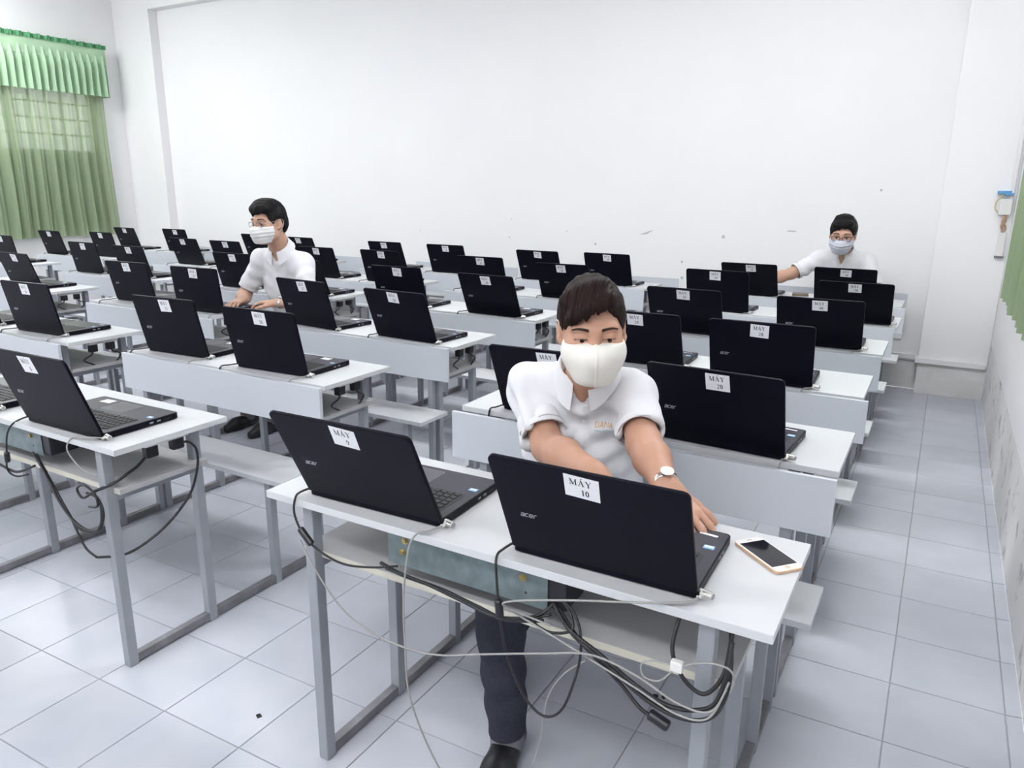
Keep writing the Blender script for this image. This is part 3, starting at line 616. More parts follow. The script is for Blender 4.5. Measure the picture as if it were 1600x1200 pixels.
lock(10, [local_to_world(10, (LW / 2 + 0.004, -0.002, 0.011)), (-0.135, 0.045, 0.757), (-0.18, 0.022, 0.752), (-0.24, 0.004, 0.745), (-0.33, -0.010, 0.728), (-0.43, -0.015, 0.700), (-0.485, -0.012, 0.676), (-0.475, 0.005, 0.655), (-0.40, 0.03, 0.63)])
lock(8, [local_to_world(8, (LW / 2 + 0.004, -0.002, 0.011)), (-1.92, 0.020, 0.757), (-1.965, 0.004, 0.751), (-1.975, -0.008, 0.715), (-1.93, 0.0, 0.665), (-1.885, 0.015, 0.645)])
power_cord(9, [local_to_world(9, (-LW / 2 - 0.002, 0.03, 0.012)), (-1.088, 0.05, 0.758), (-1.082, 0.024, 0.752), (-1.075, 0.012, 0.715), (-1.035, 0.002, 0.672), (-0.985, 0.008, 0.640), (-0.93, 0.02, 0.622), (-0.86, 0.035, 0.627), (-0.80, 0.05, 0.640)], ((-1.052, 0.004, 0.69), (-1.015, 0.003, 0.657)))
power_cord(10, [local_to_world(10, (-LW / 2 - 0.002, 0.03, 0.012)), (-0.520, 0.05, 0.758), (-0.522, 0.022, 0.750), (-0.515, 0.012, 0.70), (-0.505, 0.004, 0.655), (-0.500, 0.006, 0.60), (-0.485, 0.01, 0.53), (-0.450, 0.02, 0.45), (-0.405, 0.02, 0.425), (-0.365, 0.02, 0.46), (-0.335, 0.02, 0.56), (-0.335, 0.03, 0.625), (-0.36, 0.05, 0.660), (-0.405, 0.07, 0.675)], ((-0.507, 0.005, 0.668), (-0.503, 0.005, 0.628)))
power_cord(8, [local_to_world(8, (-LW / 2 - 0.002, 0.03, 0.012)), (-2.27, 0.03, 0.757), (-2.285, 0.0, 0.74), (-2.31, -0.008, 0.70), (-2.34, -0.004, 0.63), (-2.36, 0.0, 0.575), (-2.345, 0.015, 0.55), (-2.30, 0.03, 0.56)], ((-2.338, -0.004, 0.64), (-2.345, -0.002, 0.605)))

# ------------------------------------------------------------------ sockets, plugs and cable bundles under the desks
def thing_cables(name, label, cat, m, paths, r, group=None):
    k = tag(empty(name, paths[0][0]), label, cat, group)
    bpy.context.view_layer.update()
    for i, p in enumerate(paths):
        o = link('strand', cable_mesh('strand', m, p, r[i] if isinstance(r, (list, tuple)) else r, 8, 8), k); o.matrix_parent_inverse = k.matrix_world.inverted()
    return k
cb1 = thing_cables('cable_bundle', 'thick black cable bundle hanging from the tray under laptop MÁY 10', 'cables', 'black_cable', [
    [(-0.83, 0.028, 0.650), (-0.76, 0.026, 0.638), (-0.66, 0.025, 0.635), (-0.57, 0.025, 0.622), (-0.50, 0.025, 0.614), (-0.42, 0.035, 0.632)],
    [(-0.81, 0.022, 0.645), (-0.70, 0.02, 0.640), (-0.60, 0.02, 0.626), (-0.52, 0.02, 0.617), (-0.44, 0.035, 0.635), (-0.41, 0.06, 0.66)],
    [(-0.41, 0.06, 0.66), (-0.36, 0.03, 0.635), (-0.29, 0.025, 0.605), (-0.21, 0.015, 0.572), (-0.14, 0.005, 0.563), (-0.075, 0.01, 0.585), (-0.055, 0.02, 0.64), (-0.055, 0.05, 0.70)],
    [(-0.41, 0.065, 0.65), (-0.35, 0.03, 0.625), (-0.27, 0.02, 0.590), (-0.19, 0.01, 0.555), (-0.12, 0.004, 0.548), (-0.068, 0.01, 0.570), (-0.05, 0.03, 0.63), (-0.06, 0.06, 0.71)],
    [(-0.40, 0.06, 0.655), (-0.33, 0.03, 0.612), (-0.25, 0.02, 0.565), (-0.20, 0.012, 0.530), (-0.165, 0.012, 0.522)],
    [(-0.41, 0.05, 0.642), (-0.44, 0.03, 0.628), (-0.40, 0.025, 0.618), (-0.355, 0.03, 0.635), (-0.37, 0.05, 0.66), (-0.405, 0.07, 0.675)],
    [(-0.15, 0.06, 0.729), (-0.155, 0.03, 0.665), (-0.13, 0.02, 0.620), (-0.09, 0.02, 0.600), (-0.062, 0.03, 0.640), (-0.058, 0.055, 0.70), (-0.06, 0.07, 0.729)]], [0.0042, 0.0036, 0.0042, 0.0042, 0.0036, 0.0030, 0.004])
o = link('plug', cyl_mesh('plug', 'black_plastic', (-0.185, 0.012, 0.527), (-0.145, 0.010, 0.515), 0.011, 14, bev=0.003), cb1); o.matrix_parent_inverse = cb1.matrix_world.inverted()
thing_cables('network_cable', 'grey cable sagging between the legs of the desk of laptop MÁY 10', 'cable', 'grey_cable', [
    [(-1.06, 0.01, 0.655), (-1.02, 0.0, 0.615), (-0.95, 0.0, 0.535), (-0.88, 0.0, 0.495), (-0.77, 0.0, 0.478), (-0.66, 0.0, 0.490), (-0.55, 0.0, 0.530), (-0.40, 0.0, 0.585), (-0.30, 0.0, 0.617), (-0.21, 0.0, 0.606), (-0.13, -0.002, 0.580), (-0.07, 0.0, 0.585), (-0.048, 0.02, 0.64)],
    [(-0.48, 0.02, 0.640), (-0.34, 0.01, 0.610), (-0.21, 0.0, 0.580), (-0.13, -0.003, 0.558), (-0.075, -0.002, 0.570), (-0.05, 0.01, 0.63)],
    [(-0.32, 0.02, 0.585), (-0.37, 0.03, 0.53), (-0.41, 0.04, 0.45), (-0.43, 0.05, 0.33), (-0.47, 0.06, 0.20), (-0.53, 0.08, 0.05), (-0.56, 0.09, 0.004)]], [0.0022, 0.0020, 0.0017])
lp = thing_cables('cable_loop', 'looped white cable with a small connector at the leg under laptop MÁY 10', 'cable', 'grey_cable', [
    [(-0.135, -0.004, 0.655), (-0.175, -0.002, 0.650), (-0.20, 0.0, 0.635), (-0.195, 0.0, 0.610), (-0.165, 0.0, 0.612), (-0.135, -0.004, 0.650), (-0.09, -0.004, 0.678), (-0.05, 0.0, 0.680), (-0.038, 0.01, 0.655), (-0.045, 0.02, 0.62)]], 0.0017)
o = link('connector', box_mesh('connector', 'white_plastic', (-0.146, -0.124, -0.010, 0.004, 0.645, 0.665), bev=0.003), lp); o.matrix_parent_inverse = lp.matrix_world.inverted()
thing_cables('cable_bundle', 'coiled black and grey cables hanging at the leg below laptop MÁY 8', 'cables', 'black_cable', [
    [(-2.25, 0.03, 0.645), (-2.18, 0.02, 0.60), (-2.08, 0.0, 0.53), (-2.0, -0.01, 0.49), (-1.93, -0.012, 0.475), (-1.865, -0.01, 0.49), (-1.85, 0.0, 0.54), (-1.87, 0.0, 0.585), (-1.92, 0.0, 0.590)],
    [(-2.24, 0.035, 0.64), (-2.15, 0.02, 0.575), (-2.05, 0.0, 0.515), (-1.97, -0.012, 0.470), (-1.90, -0.014, 0.470), (-1.855, -0.008, 0.51), (-1.86, 0.002, 0.565)],
    [(-1.884, 0.002, 0.602), (-1.93, -0.008, 0.575), (-1.95, -0.010, 0.60), (-1.91, -0.01, 0.62), (-1.865, -0.008, 0.60), (-1.86, -0.008, 0.565), (-1.90, -0.01, 0.555)],
    [(-2.02, -0.004, 0.495), (-1.985, -0.006, 0.44), (-1.955, -0.006, 0.402), (-1.91, -0.004, 0.385)],
    [(-2.60, 0.0, 0.60), (-2.50, 0.0, 0.575), (-2.42, 0.0, 0.585), (-2.33, 0.01, 0.57), (-2.25, 0.03, 0.60)]], [0.0042, 0.0038, 0.0036, 0.0036, 0.004])
PLG = box_mesh('plug_body', 'black_plastic', (-0.014, 0.014, -0.020, 0.020, -0.040, 0), bev=0.006)
SOCK = box_mesh('socket_body', 'white_plastic', (-0.028, 0.028, -0.075, 0.075, -0.022, 0), bev=0.003)
def cordloop(dx, dy): return cable_mesh('cord', 'black_cable', [(0, 0, -0.035), (0.004 * dx, 0.012 * dy, -0.052), (0.0, 0.05 * dy, -0.075), (-0.02, 0.02, -0.12), (-0.06, -0.03, -0.145), (-0.10, -0.06, -0.12)], 0.0036, 6, 7)
CL1, CL2 = cordloop(1, 1), cordloop(1, -1)
SOCKETS = [(0, 1), (1, 1), (1, 2), (2, 1), (2, 2), (2, 3), (3, 1), (3, 2)]
for rc in SOCKETS:
    x, y = UNITS[rc]; r, c = rc; n0 = r * 10 + (4 - c) * 2 + 2
    s = tag(empty('power_socket', (x - 0.075, y + 0.20, HT - 0.018)), 'white socket under laptop %d, %s' % (n0, seat(n0)), 'socket', 'power sockets under the desk ends')
    link('socket_body', SOCK, s)
    for j, (dy, cl) in enumerate(((-0.045, CL2), (0.045, CL1))):
        p = tag(empty('power_plug', (x - 0.072, y + 0.20 + dy, HT - 0.040)), ('front plug' if j == 0 else 'rear plug') + ' under laptop %d, %s' % (n0, seat(n0)), 'plug', 'black plugs in the under-desk sockets')
        link('plug_body', PLG, p); 
        if not (rc == (0, 1)): link('cord', cl, p)
        elif j == 0: link('cord', cable_mesh('cord', 'black_cable', [(0, -0.01, -0.03), (-0.005, -0.04, -0.055), (-0.01, -0.07, -0.07), (-0.02, -0.11, -0.09), (-0.046, -0.159, -0.106)], 0.0048, 6, 8), p)
        else: link('cord', cable_mesh('cord', 'black_cable', [(0, 0.01, -0.025), (0.004, 0.04, -0.03), (0.012, 0.06, -0.06), (0.02, 0.05, -0.12), (0.02, 0.01, -0.20), (0.005, -0.08, -0.28), (-0.03, -0.18, -0.33), (-0.071, -0.254, -0.323)], 0.0042, 6, 8), p)

# ------------------------------------------------------------------ phone, wallet, floor scraps
ph = tag(empty('smartphone', (-0.053, 0.310, HT), math.atan2(-0.089, 0.102)), 'gold and white smartphone lying on the desk beside laptop MÁY 10', 'smartphone')
link('case', round_prism('case', 'gold', 0.140, 0.068, 0.0075, 0.011, bev=0.002), ph)
link('front_glass', round_prism('front_glass', 'phone_white', 0.137, 0.065, 0.0005, 0.010, bev=0), ph, (0, 0, 0.0073))
link('screen', box_mesh('screen', 'phone_glass', (-0.052, 0.052, -0.0295, 0.0295, 0, 0.0003)), ph, (0, 0, 0.0079))
link('speaker_slot', box_mesh('speaker_slot', 'key_black', (-0.0612, -0.0600, -0.006, 0.006, 0, 0.0003)), ph, (0, 0, 0.0079))
link('home_button', cyl_mesh('home_button', 'gold', (0.0605, 0, 0.0078), (0.0605, 0, 0.0081), 0.0052, 18), ph)
wl_ = tag(empty('wallet', (-0.681, 4.49, HT), 0.15), 'small brown wallet lying between laptops MÁY 59 and MÁY 60', 'wallet')
link('flap', round_prism('flap', 'wallet', 0.11, 0.085, 0.009, 0.008, bev=0.002), wl_); link('cover', round_prism('cover', 'wallet', 0.108, 0.083, 0.007, 0.008, bev=0.002), wl_, (0, 0, 0.009))
def scrap(x, y, s, label, seed):
    rs = random.Random(seed); bm = bmesh.new(); n = 9
    vv = [bm.verts.new((s * (0.6 + 0.6 * rs.random()) * math.cos(6.283 * i / n), s * 0.8 * (0.6 + 0.6 * rs.random()) * math.sin(6.283 * i / n), 0.0)) for i in range(n)]
    f = bm.faces.new(vv); ex = bmesh.ops.extrude_face_region(bm, geom=[f])
    for v in [v for v in ex['geom'] if isinstance(v, bmesh.types.BMVert)]: v.co.z += 0.002 + 0.003 * rs.random()
    bmesh.ops.recalc_face_normals(bm, faces=bm.faces)
    o = link('paper_scrap', to_mesh('paper_scrap', bm, 'scrap'), None, (x, y, 0.0)); tag(o, label, 'scrap', 'black scraps on the floor tiles')
scrap(-1.347, 0.076, 0.010, 'black scrap on the open floor between the two front desks', 1)
scrap(-0.443, 0.745, 0.009, 'small black scrap on the floor behind the front desk, nearest the man', 2)
scrap(-0.396, 0.739, 0.010, 'crumpled black scrap on the floor behind the front desk, middle one', 3)
scrap(-0.374, 0.745, 0.007, 'tiny black scrap on the floor behind the front desk, nearest the desk leg', 4)
# ------------------------------------------------------------------ people: smooth distance fields turned into single surfaces
def V3(p): return np.array(p, dtype=np.float64)
class Field:
    """Signed distance on a rectilinear grid whose spacing is fine in the given intervals and coarse elsewhere."""
    def __init__(s, lo, hi, coarse, fine, zones):
        s.ax = []
        for a in range(3):
            v = [lo[a]]
            while v[-1] < hi[a]:
                st = fine if any(z[0][a] <= v[-1] < z[1][a] for z in zones) else coarse
                v.append(v[-1] + st)
            s.ax.append(np.array(v, dtype=np.float32))
        s.d = np.full([len(a) for a in s.ax], 0.5, dtype=np.float32)
    def sub(s, lo, hi):
        sl = []; pts = []
        for a in range(3):
            i0 = max(int(np.searchsorted(s.ax[a], lo[a])) - 1, 0); i1 = min(int(np.searchsorted(s.ax[a], hi[a])) + 1, len(s.ax[a]))
            sl.append(slice(i0, max(i1, i0 + 1)))
        X = s.ax[0][sl[0]][:, None, None]; Y = s.ax[1][sl[1]][None, :, None]; Z = s.ax[2][sl[2]][None, None, :]
        return tuple(sl), X, Y, Z
    def add(s, prim, k=0.02):
        fn, lo, hi = prim; m = 0.03 + k
        sl, X, Y, Z = s.sub(np.array(lo) - m, np.array(hi) + m); b = fn(X, Y, Z); a = s.d[sl]
        h = np.maximum(k - np.abs(a - b), 0) / k
        s.d[sl] = np.minimum(a, b) - h * h * k * 0.25
    def cut(s, prim, k=0.006):
        fn, lo, hi = prim; m = 0.02 + k
        sl, X, Y, Z = s.sub(np.array(lo) - m, np.array(hi) + m); b = -fn(X, Y, Z); a = s.d[sl]
        h = np.maximum(k - np.abs(a - b), 0) / k
        s.d[sl] = np.maximum(a, b) + h * h * k * 0.25
    def clip(s, fn, k=0.004):
        """Keep only where fn < 0."""
        X = s.ax[0][:, None, None]; Y = s.ax[1][None, :, None]; Z = s.ax[2][None, None, :]
        b = fn(X, Y, Z); a = s.d; h = np.maximum(k - np.abs(a - b), 0) / k
        s.d = (np.maximum(a, b) + h * h * k * 0.25).astype(np.float32)
    def mesh(s):
        d = s.d; ins = d < 0
        n = [c - 1 for c in d.shape]
        cnt = np.zeros(n, dtype=np.int8)
        for i in (0, 1):
            for j in (0, 1):
                for k in (0, 1): cnt += ins[i:n[0] + i, j:n[1] + j, k:n[2] + k]
        act = np.argwhere((cnt > 0) & (cnt < 8)); N = len(act)
        I, J, Kk = act.T
        cv = np.stack([d[I + i, J + j, Kk + k] for i in (0, 1) for j in (0, 1) for k in (0, 1)], 1)
        co = np.array([(i, j, k) for i in (0, 1) for j in (0, 1) for k in (0, 1)], dtype=np.float32)
        acc = np.zeros((N, 3), dtype=np.float32); num = np.zeros(N, dtype=np.float32)
        for a in range(8):
            for b in range(a + 1, 8):
                if np.abs(co[a] - co[b]).sum() != 1: continue
                va, vb = cv[:, a], cv[:, b]; mk = (va < 0) != (vb < 0)
                t = np.where(mk, va / np.where(mk, va - vb, 1), 0)
                acc += np.where(mk[:, None], co[a] + t[:, None] * (co[b] - co[a]), 0); num += mk
        fr = acc / num[:, None]
        P = np.stack([s.ax[a][act[:, a]] + fr[:, a] * (s.ax[a][act[:, a] + 1] - s.ax[a][act[:, a]]) for a in range(3)], 1)
        idx = np.full(n, -1, dtype=np.int32); idx[I, J, Kk] = np.arange(N)
        faces = []
        for a in range(3):
            b, c = (a + 1) % 3, (a + 2) % 3
            s0 = [slice(None)] * 3; s1 = [slice(None)] * 3; s0[a] = slice(0, -1); s1[a] = slice(1, None)
            e = np.argwhere(ins[tuple(s0)] != ins[tuple(s1)])
            e = e[(e[:, b] > 0) & (e[:, c] > 0) & (e[:, b] < n[b]) & (e[:, c] < n[c])]
            def cell(db, dc):
                q = e.copy(); q[:, b] -= db; q[:, c] -= dc; return idx[q[:, 0], q[:, 1], q[:, 2]]
            q = np.stack([cell(1, 1), cell(0, 1), cell(0, 0), cell(1, 0)], 1)
            flip = ~ins[e[:, 0], e[:, 1], e[:, 2]]
            q[flip] = q[flip][:, ::-1]; faces.append(q)
        F = np.concatenate(faces); F = F[(F >= 0).all(1)]
        return P.astype(np.float64), F
def rc(a, b, r1, r2, flat=None):
    """Tapered capsule; flat=(direction, factor) squashes it along a direction."""
    a, b = V3(a), V3(b); ba = b - a; L2 = max(float(ba @ ba), 1e-9); R_ = max(r1, r2)
    def fn(X, Y, Z):
        px, py, pz = X - a[0], Y - a[1], Z - a[2]
        t = np.clip((px * ba[0] + py * ba[1] + pz * ba[2]) / L2, 0, 1)
        qx, qy, qz = px - t * ba[0], py - t * ba[1], pz - t * ba[2]
        s2 = qx * qx + qy * qy + qz * qz; r = r1 + (r2 - r1) * t
        if flat is not None:
            n, f = flat; c = qx * n[0] + qy * n[1] + qz * n[2]; s2 = s2 + c * c * (1 / (f * f) - 1)
            return ((np.sqrt(s2) - r) * (0.5 + 0.5 * f)).astype(np.float32)
        return (np.sqrt(s2) - r).astype(np.float32)
    return fn, np.minimum(a, b) - R_, np.maximum(a, b) + R_
def ell(c, r, M=None):
    """Ellipsoid with radii r along the columns of M."""
    c, r = V3(c), V3(r); M = np.eye(3) if M is None else np.asarray(M); R_ = max(r)
    def fn(X, Y, Z):
        px, py, pz = X - c[0], Y - c[1], Z - c[2]
        l = [px * M[0, i] + py * M[1, i] + pz * M[2, i] for i in range(3)]
        k0 = np.sqrt(sum((l[i] / r[i]) ** 2 for i in range(3))); k1 = np.sqrt(sum((l[i] / r[i] ** 2) ** 2 for i in range(3)))
        return (k0 * (k0 - 1) / np.maximum(k1, 1e-6)).astype(np.float32)
    return fn, c - R_, c + R_
def field_mesh(name, f, m, wrinkle=None, relax=0):
    P, F = f.mesh()
    me = bpy.data.meshes.new(name); me.from_pydata(P.tolist(), [], F.tolist()); me.update()
    if relax:
        E_ = np.empty(len(me.edges) * 2, dtype=np.int32); me.edges.foreach_get('vertices', E_); E_ = E_.reshape(-1, 2)
        for _ in range(relax):
            S = np.zeros_like(P); nn = np.zeros(len(P)); np.add.at(S, E_[:, 0], P[E_[:, 1]]); np.add.at(S, E_[:, 1], P[E_[:, 0]]); np.add.at(nn, E_.ravel(), 1)
            P = P * 0.5 + 0.5 * S / np.maximum(nn, 1)[:, None]
    if wrinkle is not None:
        me.vertices.foreach_set('co', P.ravel()); me.update()
        nb = np.empty(len(P) * 3, dtype=np.float32); me.vertices.foreach_get('normal', nb); nb = nb.reshape(-1, 3)
        P = P + nb * wrinkle(P)[:, None]
    me.vertices.foreach_set('co', np.asarray(P).ravel()); me.materials.append(MATS[m])
    me.polygons.foreach_set('use_smooth', [True] * len(me.polygons)); me.update()
    return me
def unit_v(v): v = V3(v); return v / np.linalg.norm(v)
def vnoise(P, freq, seed):
    """Smooth pseudo noise from a few sine waves."""
    rs = np.random.RandomState(seed); out = 0
    for i in range(5):
        k = rs.normal(size=3); k = k / np.linalg.norm(k) * freq * (0.7 + 0.6 * rs.rand()); out = out + np.sin(P @ k + rs.rand() * 6.28)
    return out / 5
def head_frame(c, az, pitch, roll=0.0):
    """Columns: right (subject), forward, up. az 0 looks to -Y, positive turns to +X; pitch > 0 looks down."""
    f = V3((math.sin(az) * math.cos(pitch), -math.cos(az) * math.cos(pitch), -math.sin(pitch)))
    r = unit_v(np.cross(f, (0, 0, 1))); u = np.cross(r, f)
    r, u = r * math.cos(roll) + u * math.sin(roll), u * math.cos(roll) - r * math.sin(roll)
    return np.stack([r, f, u], 1), V3(c)
class Head:
    def __init__(s, c, az, pitch, roll=0.0, size=1.0):
        s.M, s.c = head_frame(c, az, pitch, roll); s.s = size
    def w(s, p): return s.c + s.M @ (V3(p) * s.s)
    def ell(s, c, r, rot=None):
        M = s.M if rot is None else s.M @ np.asarray(rot)
        return ell(s.w(c), V3(r) * s.s, M)
    def rc(s, a, b, r1, r2, flat=None):
        return rc(s.w(a), s.w(b), r1 * s.s, r2 * s.s, None if flat is None else (s.M @ V3(flat[0]), flat[1]))
    def local(s, X, Y, Z):
        px, py, pz = X - s.c[0], Y - s.c[1], Z - s.c[2]
        return [(px * s.M[0, i] + py * s.M[1, i] + pz * s.M[2, i]) / s.s for i in range(3)]
def head_prims(h):
    """(primitive, smoothing, add or cut) list of a bare head."""
    P = []
    A = lambda p, k=0.02: P.append((p, k, 1)); S = lambda p, k=0.008: P.append((p, k, 0))
    A(h.ell((0, -0.018, 0.030), (0.0735, 0.094, 0.086)))
    A(h.ell((0, 0.022, -0.010), (0.066, 0.072, 0.075)), 0.03)
    A(h.ell((0, 0.030, -0.058), (0.055, 0.058, 0.056)), 0.03)
    A(h.rc((-0.010, 0.070, -0.094), (0.010, 0.070, -0.094), 0.018, 0.018), 0.025)
    for sx in (-1, 1):
        A(h.ell((sx * 0.043, 0.062, -0.022), (0.024, 0.022, 0.022)), 0.03)
        A(h.rc((sx * 0.052, 0.012, -0.060), (sx * 0.030, 0.055, -0.085), 0.018, 0.016), 0.03)
        A(h.rc((sx * 0.012, 0.087, 0.030), (sx * 0.048, 0.074, 0.031), 0.009, 0.008), 0.018)
        S(h.ell((sx * 0.032, 0.098, 0.010), (0.020, 0.013, 0.011)), 0.014)
        A(h.ell((sx * 0.032, 0.0775, 0.009), (0.0165, 0.0125, 0.0125)), 0.006)
        A(h.ell((sx * 0.0775, -0.012, -0.002), (0.007, 0.019, 0.031), [[1, 0, 0], [0, .96, .28], [0, -.28, .96]]), 0.008)
        A(h.rc((sx * 0.079, -0.006, -0.020), (sx * 0.076, 0.002, -0.028), 0.007, 0.007), 0.008)
        S(h.ell((sx * 0.085, -0.004, 0.000), (0.006, 0.009, 0.016)), 0.005)
        A(h.ell((sx * 0.012, 0.098, -0.026), (0.009, 0.011, 0.008)), 0.01)
    A(h.rc((0, 0.088, 0.022), (0, 0.108, -0.022), 0.009, 0.0125), 0.014)
    A(h.rc((-0.018, 0.082, -0.062), (0.018, 0.082, -0.062), 0.007, 0.007), 0.012)
    return P
def hand(F, wrist, d, n, thumb_side, curl=(0.35, 0.5, 0.35), spread=0.10, size=1.0, k=0.006, thumb=(0.7, 0.25)):
    """Palm, four fingers and thumb: d wrist->knuckles, n out of the palm, thumb_side +1/-1 along n x d."""
    d = unit_v(d); n = unit_v(V3(n) - d * (V3(n) @ d)); s = np.cross(n, d) * thumb_side; w = V3(wrist)
    tips = []
    def tilt(v, a, ax):   # rotate v about ax
        return v * math.cos(a) + np.cross(ax, v) * math.sin(a) + ax * (ax @ v) * (1 - math.cos(a))
    bend_ax = np.cross(d, n)
    base = [(0.088, 0.029), (0.092, 0.009), (0.087, -0.011), (0.078, -0.029)]
    lens = [(0.042, 0.025, 0.020), (0.046, 0.029, 0.021), (0.043, 0.027, 0.020), (0.033, 0.020, 0.018)]
    rad = [0.0092, 0.0095, 0.009, 0.0078]
    F.add(rc(w - d * 0.015 * size, w + d * 0.02 * size, 0.026 * size, 0.027 * size, (n, 0.72)), 0.02)
    for i in range(4):
        kn = w + d * base[i][0] * size + s * base[i][1] * size
        F.add(rc(w + d * 0.012 * size + s * base[i][1] * 0.55 * size, kn, 0.0165 * size, 0.0115 * size, (n, 0.85)), 0.012)
        dirn = unit_v(d + s * spread * (1.2 - 0.8 * i)); ax = np.cross(dirn, n); p = kn; r0 = rad[i] * size
        for j in range(3):
            dirn = tilt(dirn, curl[j] * (1 + 0.08 * i), unit_v(np.cross(dirn, n) if abs(dirn @ n) < 0.98 else ax))
            q = p + dirn * lens[i][j] * size; F.add(rc(p, q, r0, r0 * 0.90), k * 0.7); p = q; r0 *= 0.90
        tips.append(p)
    tb = w + d * 0.022 * size + s * 0.022 * size + n * 0.006 * size
    td = unit_v(d * math.cos(thumb[0]) + s * math.sin(thumb[0]) + n * 0.25)
    p = tb
    for ln, r1, r2 in ((0.042, 0.0155, 0.0120), (0.031, 0.0115, 0.0105), (0.024, 0.0105, 0.0088)):
        q = p + td * ln * size; F.add(rc(p, q, r1 * size, r2 * size), 0.009); p = q; td = unit_v(td * math.cos(thumb[1]) + (d * 0.8 + n * 0.3) * math.sin(thumb[1]))
    return tips, s
def strip_collar(name, cen, up, fwd, r_in, m, gap=20, drop=0.034, h0=0.026):
    """Polo collar: stands around the neck, folds over and falls to two points in front."""
    up, fwd = unit_v(up), unit_v(fwd); right = np.cross(fwd, up); cen = V3(cen); N = 56
    def prof(a):      # radius, height rows at angle a (0 = front): stand, fold, fall
        c_ = max(0, math.cos(a)); fr = c_ ** 3
        return [(r_in, -0.016), (r_in + 0.001, h0 * 0.6), (r_in + 0.004, h0), (r_in + 0.010, h0 - 0.004),
                (r_in + 0.022, -0.002 - 0.010 * c_), (r_in + 0.034 + 0.012 * fr, -0.022 - drop * fr)]
    vs_, fs = [], []
    for i in range(N + 1):
        a = R(gap) + (2 * math.pi - 2 * R(gap)) * i / N
        tilt_f = -0.034 * math.cos(a) - 0.004     # the neckline is lower in front
        for r, h in prof(a):
            fwd_k = 0.92 if math.cos(a) > 0 else 0.86
            pt = cen + fwd * (r * math.cos(a) * fwd_k) + right * (r * math.sin(a)) + up * (h + tilt_f)
            vs_.append(tuple(pt))
    k = 6
    for i in range(N):
        for j in range(k - 1):
            fs.append((i * k + j, (i + 1) * k + j, (i + 1) * k + j + 1, i * k + j + 1))
    me = bpy.data.meshes.new(name); me.from_pydata(vs_, [], fs); me.materials.append(MATS[m])
    me.polygons.foreach_set('use_smooth', [True] * len(me.polygons))
    return me
def project_strip(name, bvh, path, width, side_dir, cast, m, lift=0.002, n=24, taper=1.0):
    """Ribbon laid on a surface: path points pushed along cast until they meet it."""
    pts = catmull([Vector(p) for p in path], max(2, n // max(1, len(path) - 1))); vs_, fs = [], []
    sd = Vector(side_dir).normalized(); cs = Vector(cast).normalized()
    for ip, p in enumerate(pts):
        wd = width * (1 - (1 - taper) * ip / (len(pts) - 1))
        for k in (-1, -0.33, 0.33, 1):
            q = p + sd * (wd * 0.5 * k); hit = bvh.ray_cast(q - cs * 0.35, cs)
            vs_.append(tuple((hit[0] if hit[0] is not None else q) - cs * (lift if abs(k) < 1 else lift * 0.2)))
    for i in range(len(pts) - 1):
        for j in range(3): fs.append((i * 4 + j, i * 4 + j + 1, (i + 1) * 4 + j + 1, (i + 1) * 4 + j))
    me = bpy.data.meshes.new(name); me.from_pydata(vs_, [], fs); me.materials.append(MATS[m]); me.polygons.foreach_set('use_smooth', [True] * len(me.polygons)); return me
def project_quads(name, bvh, quads, origin, ux, uy, cast, m, lift=0.0012):
    ux, uy, cs, og = Vector(ux).normalized(), Vector(uy).normalized(), Vector(cast).normalized(), Vector(origin); vs_, fs = [], []
    for q in quads:
        b = len(vs_)
        for x, y in q:
            p = og + ux * x + uy * y; hit = bvh.ray_cast(p - cs * 0.35, cs); vs_.append(tuple((hit[0] if hit[0] is not None else p) - cs * lift))
        fs.append(tuple(range(b, b + len(q))))
    me = bpy.data.meshes.new(name); me.from_pydata(vs_, [], fs); me.materials.append(MATS[m]); return me
def ring_mesh(name, m, c, axis, ru, rv, u, thick, seg=40):
    axis = unit_v(axis); u = unit_v(V3(u) - axis * (V3(u) @ axis)); v = np.cross(axis, u); bm = bmesh.new()
    pts = [Vector(V3(c) + u * ru * math.cos(6.28318 * i / seg) + v * rv * math.sin(6.28318 * i / seg)) for i in range(seg)]
    rings = []
    for i in range(seg):
        d = (pts[(i + 1) % seg] - pts[i - 1]).normalized(); o_ = (pts[i] - Vector(c)).normalized(); a_ = Vector(axis)
        rings.append([bm.verts.new(pts[i] + o_ * (thick[0] * ca) + a_ * (thick[1] * sa)) for ca, sa in ((0.6, 1), (1, 0.7), (1, -0.7), (0.6, -1), (-0.6, -1), (-1, -0.7), (-1, 0.7), (-0.6, 1))])
    for i in range(seg):
        for k in range(8): bm.faces.new((rings[i][k], rings[i][(k + 1) % 8], rings[(i + 1) % seg][(k + 1) % 8], rings[(i + 1) % seg][k]))
    bmesh.ops.recalc_face_normals(bm, faces=bm.faces)
    return to_mesh(name, bm, m, True)

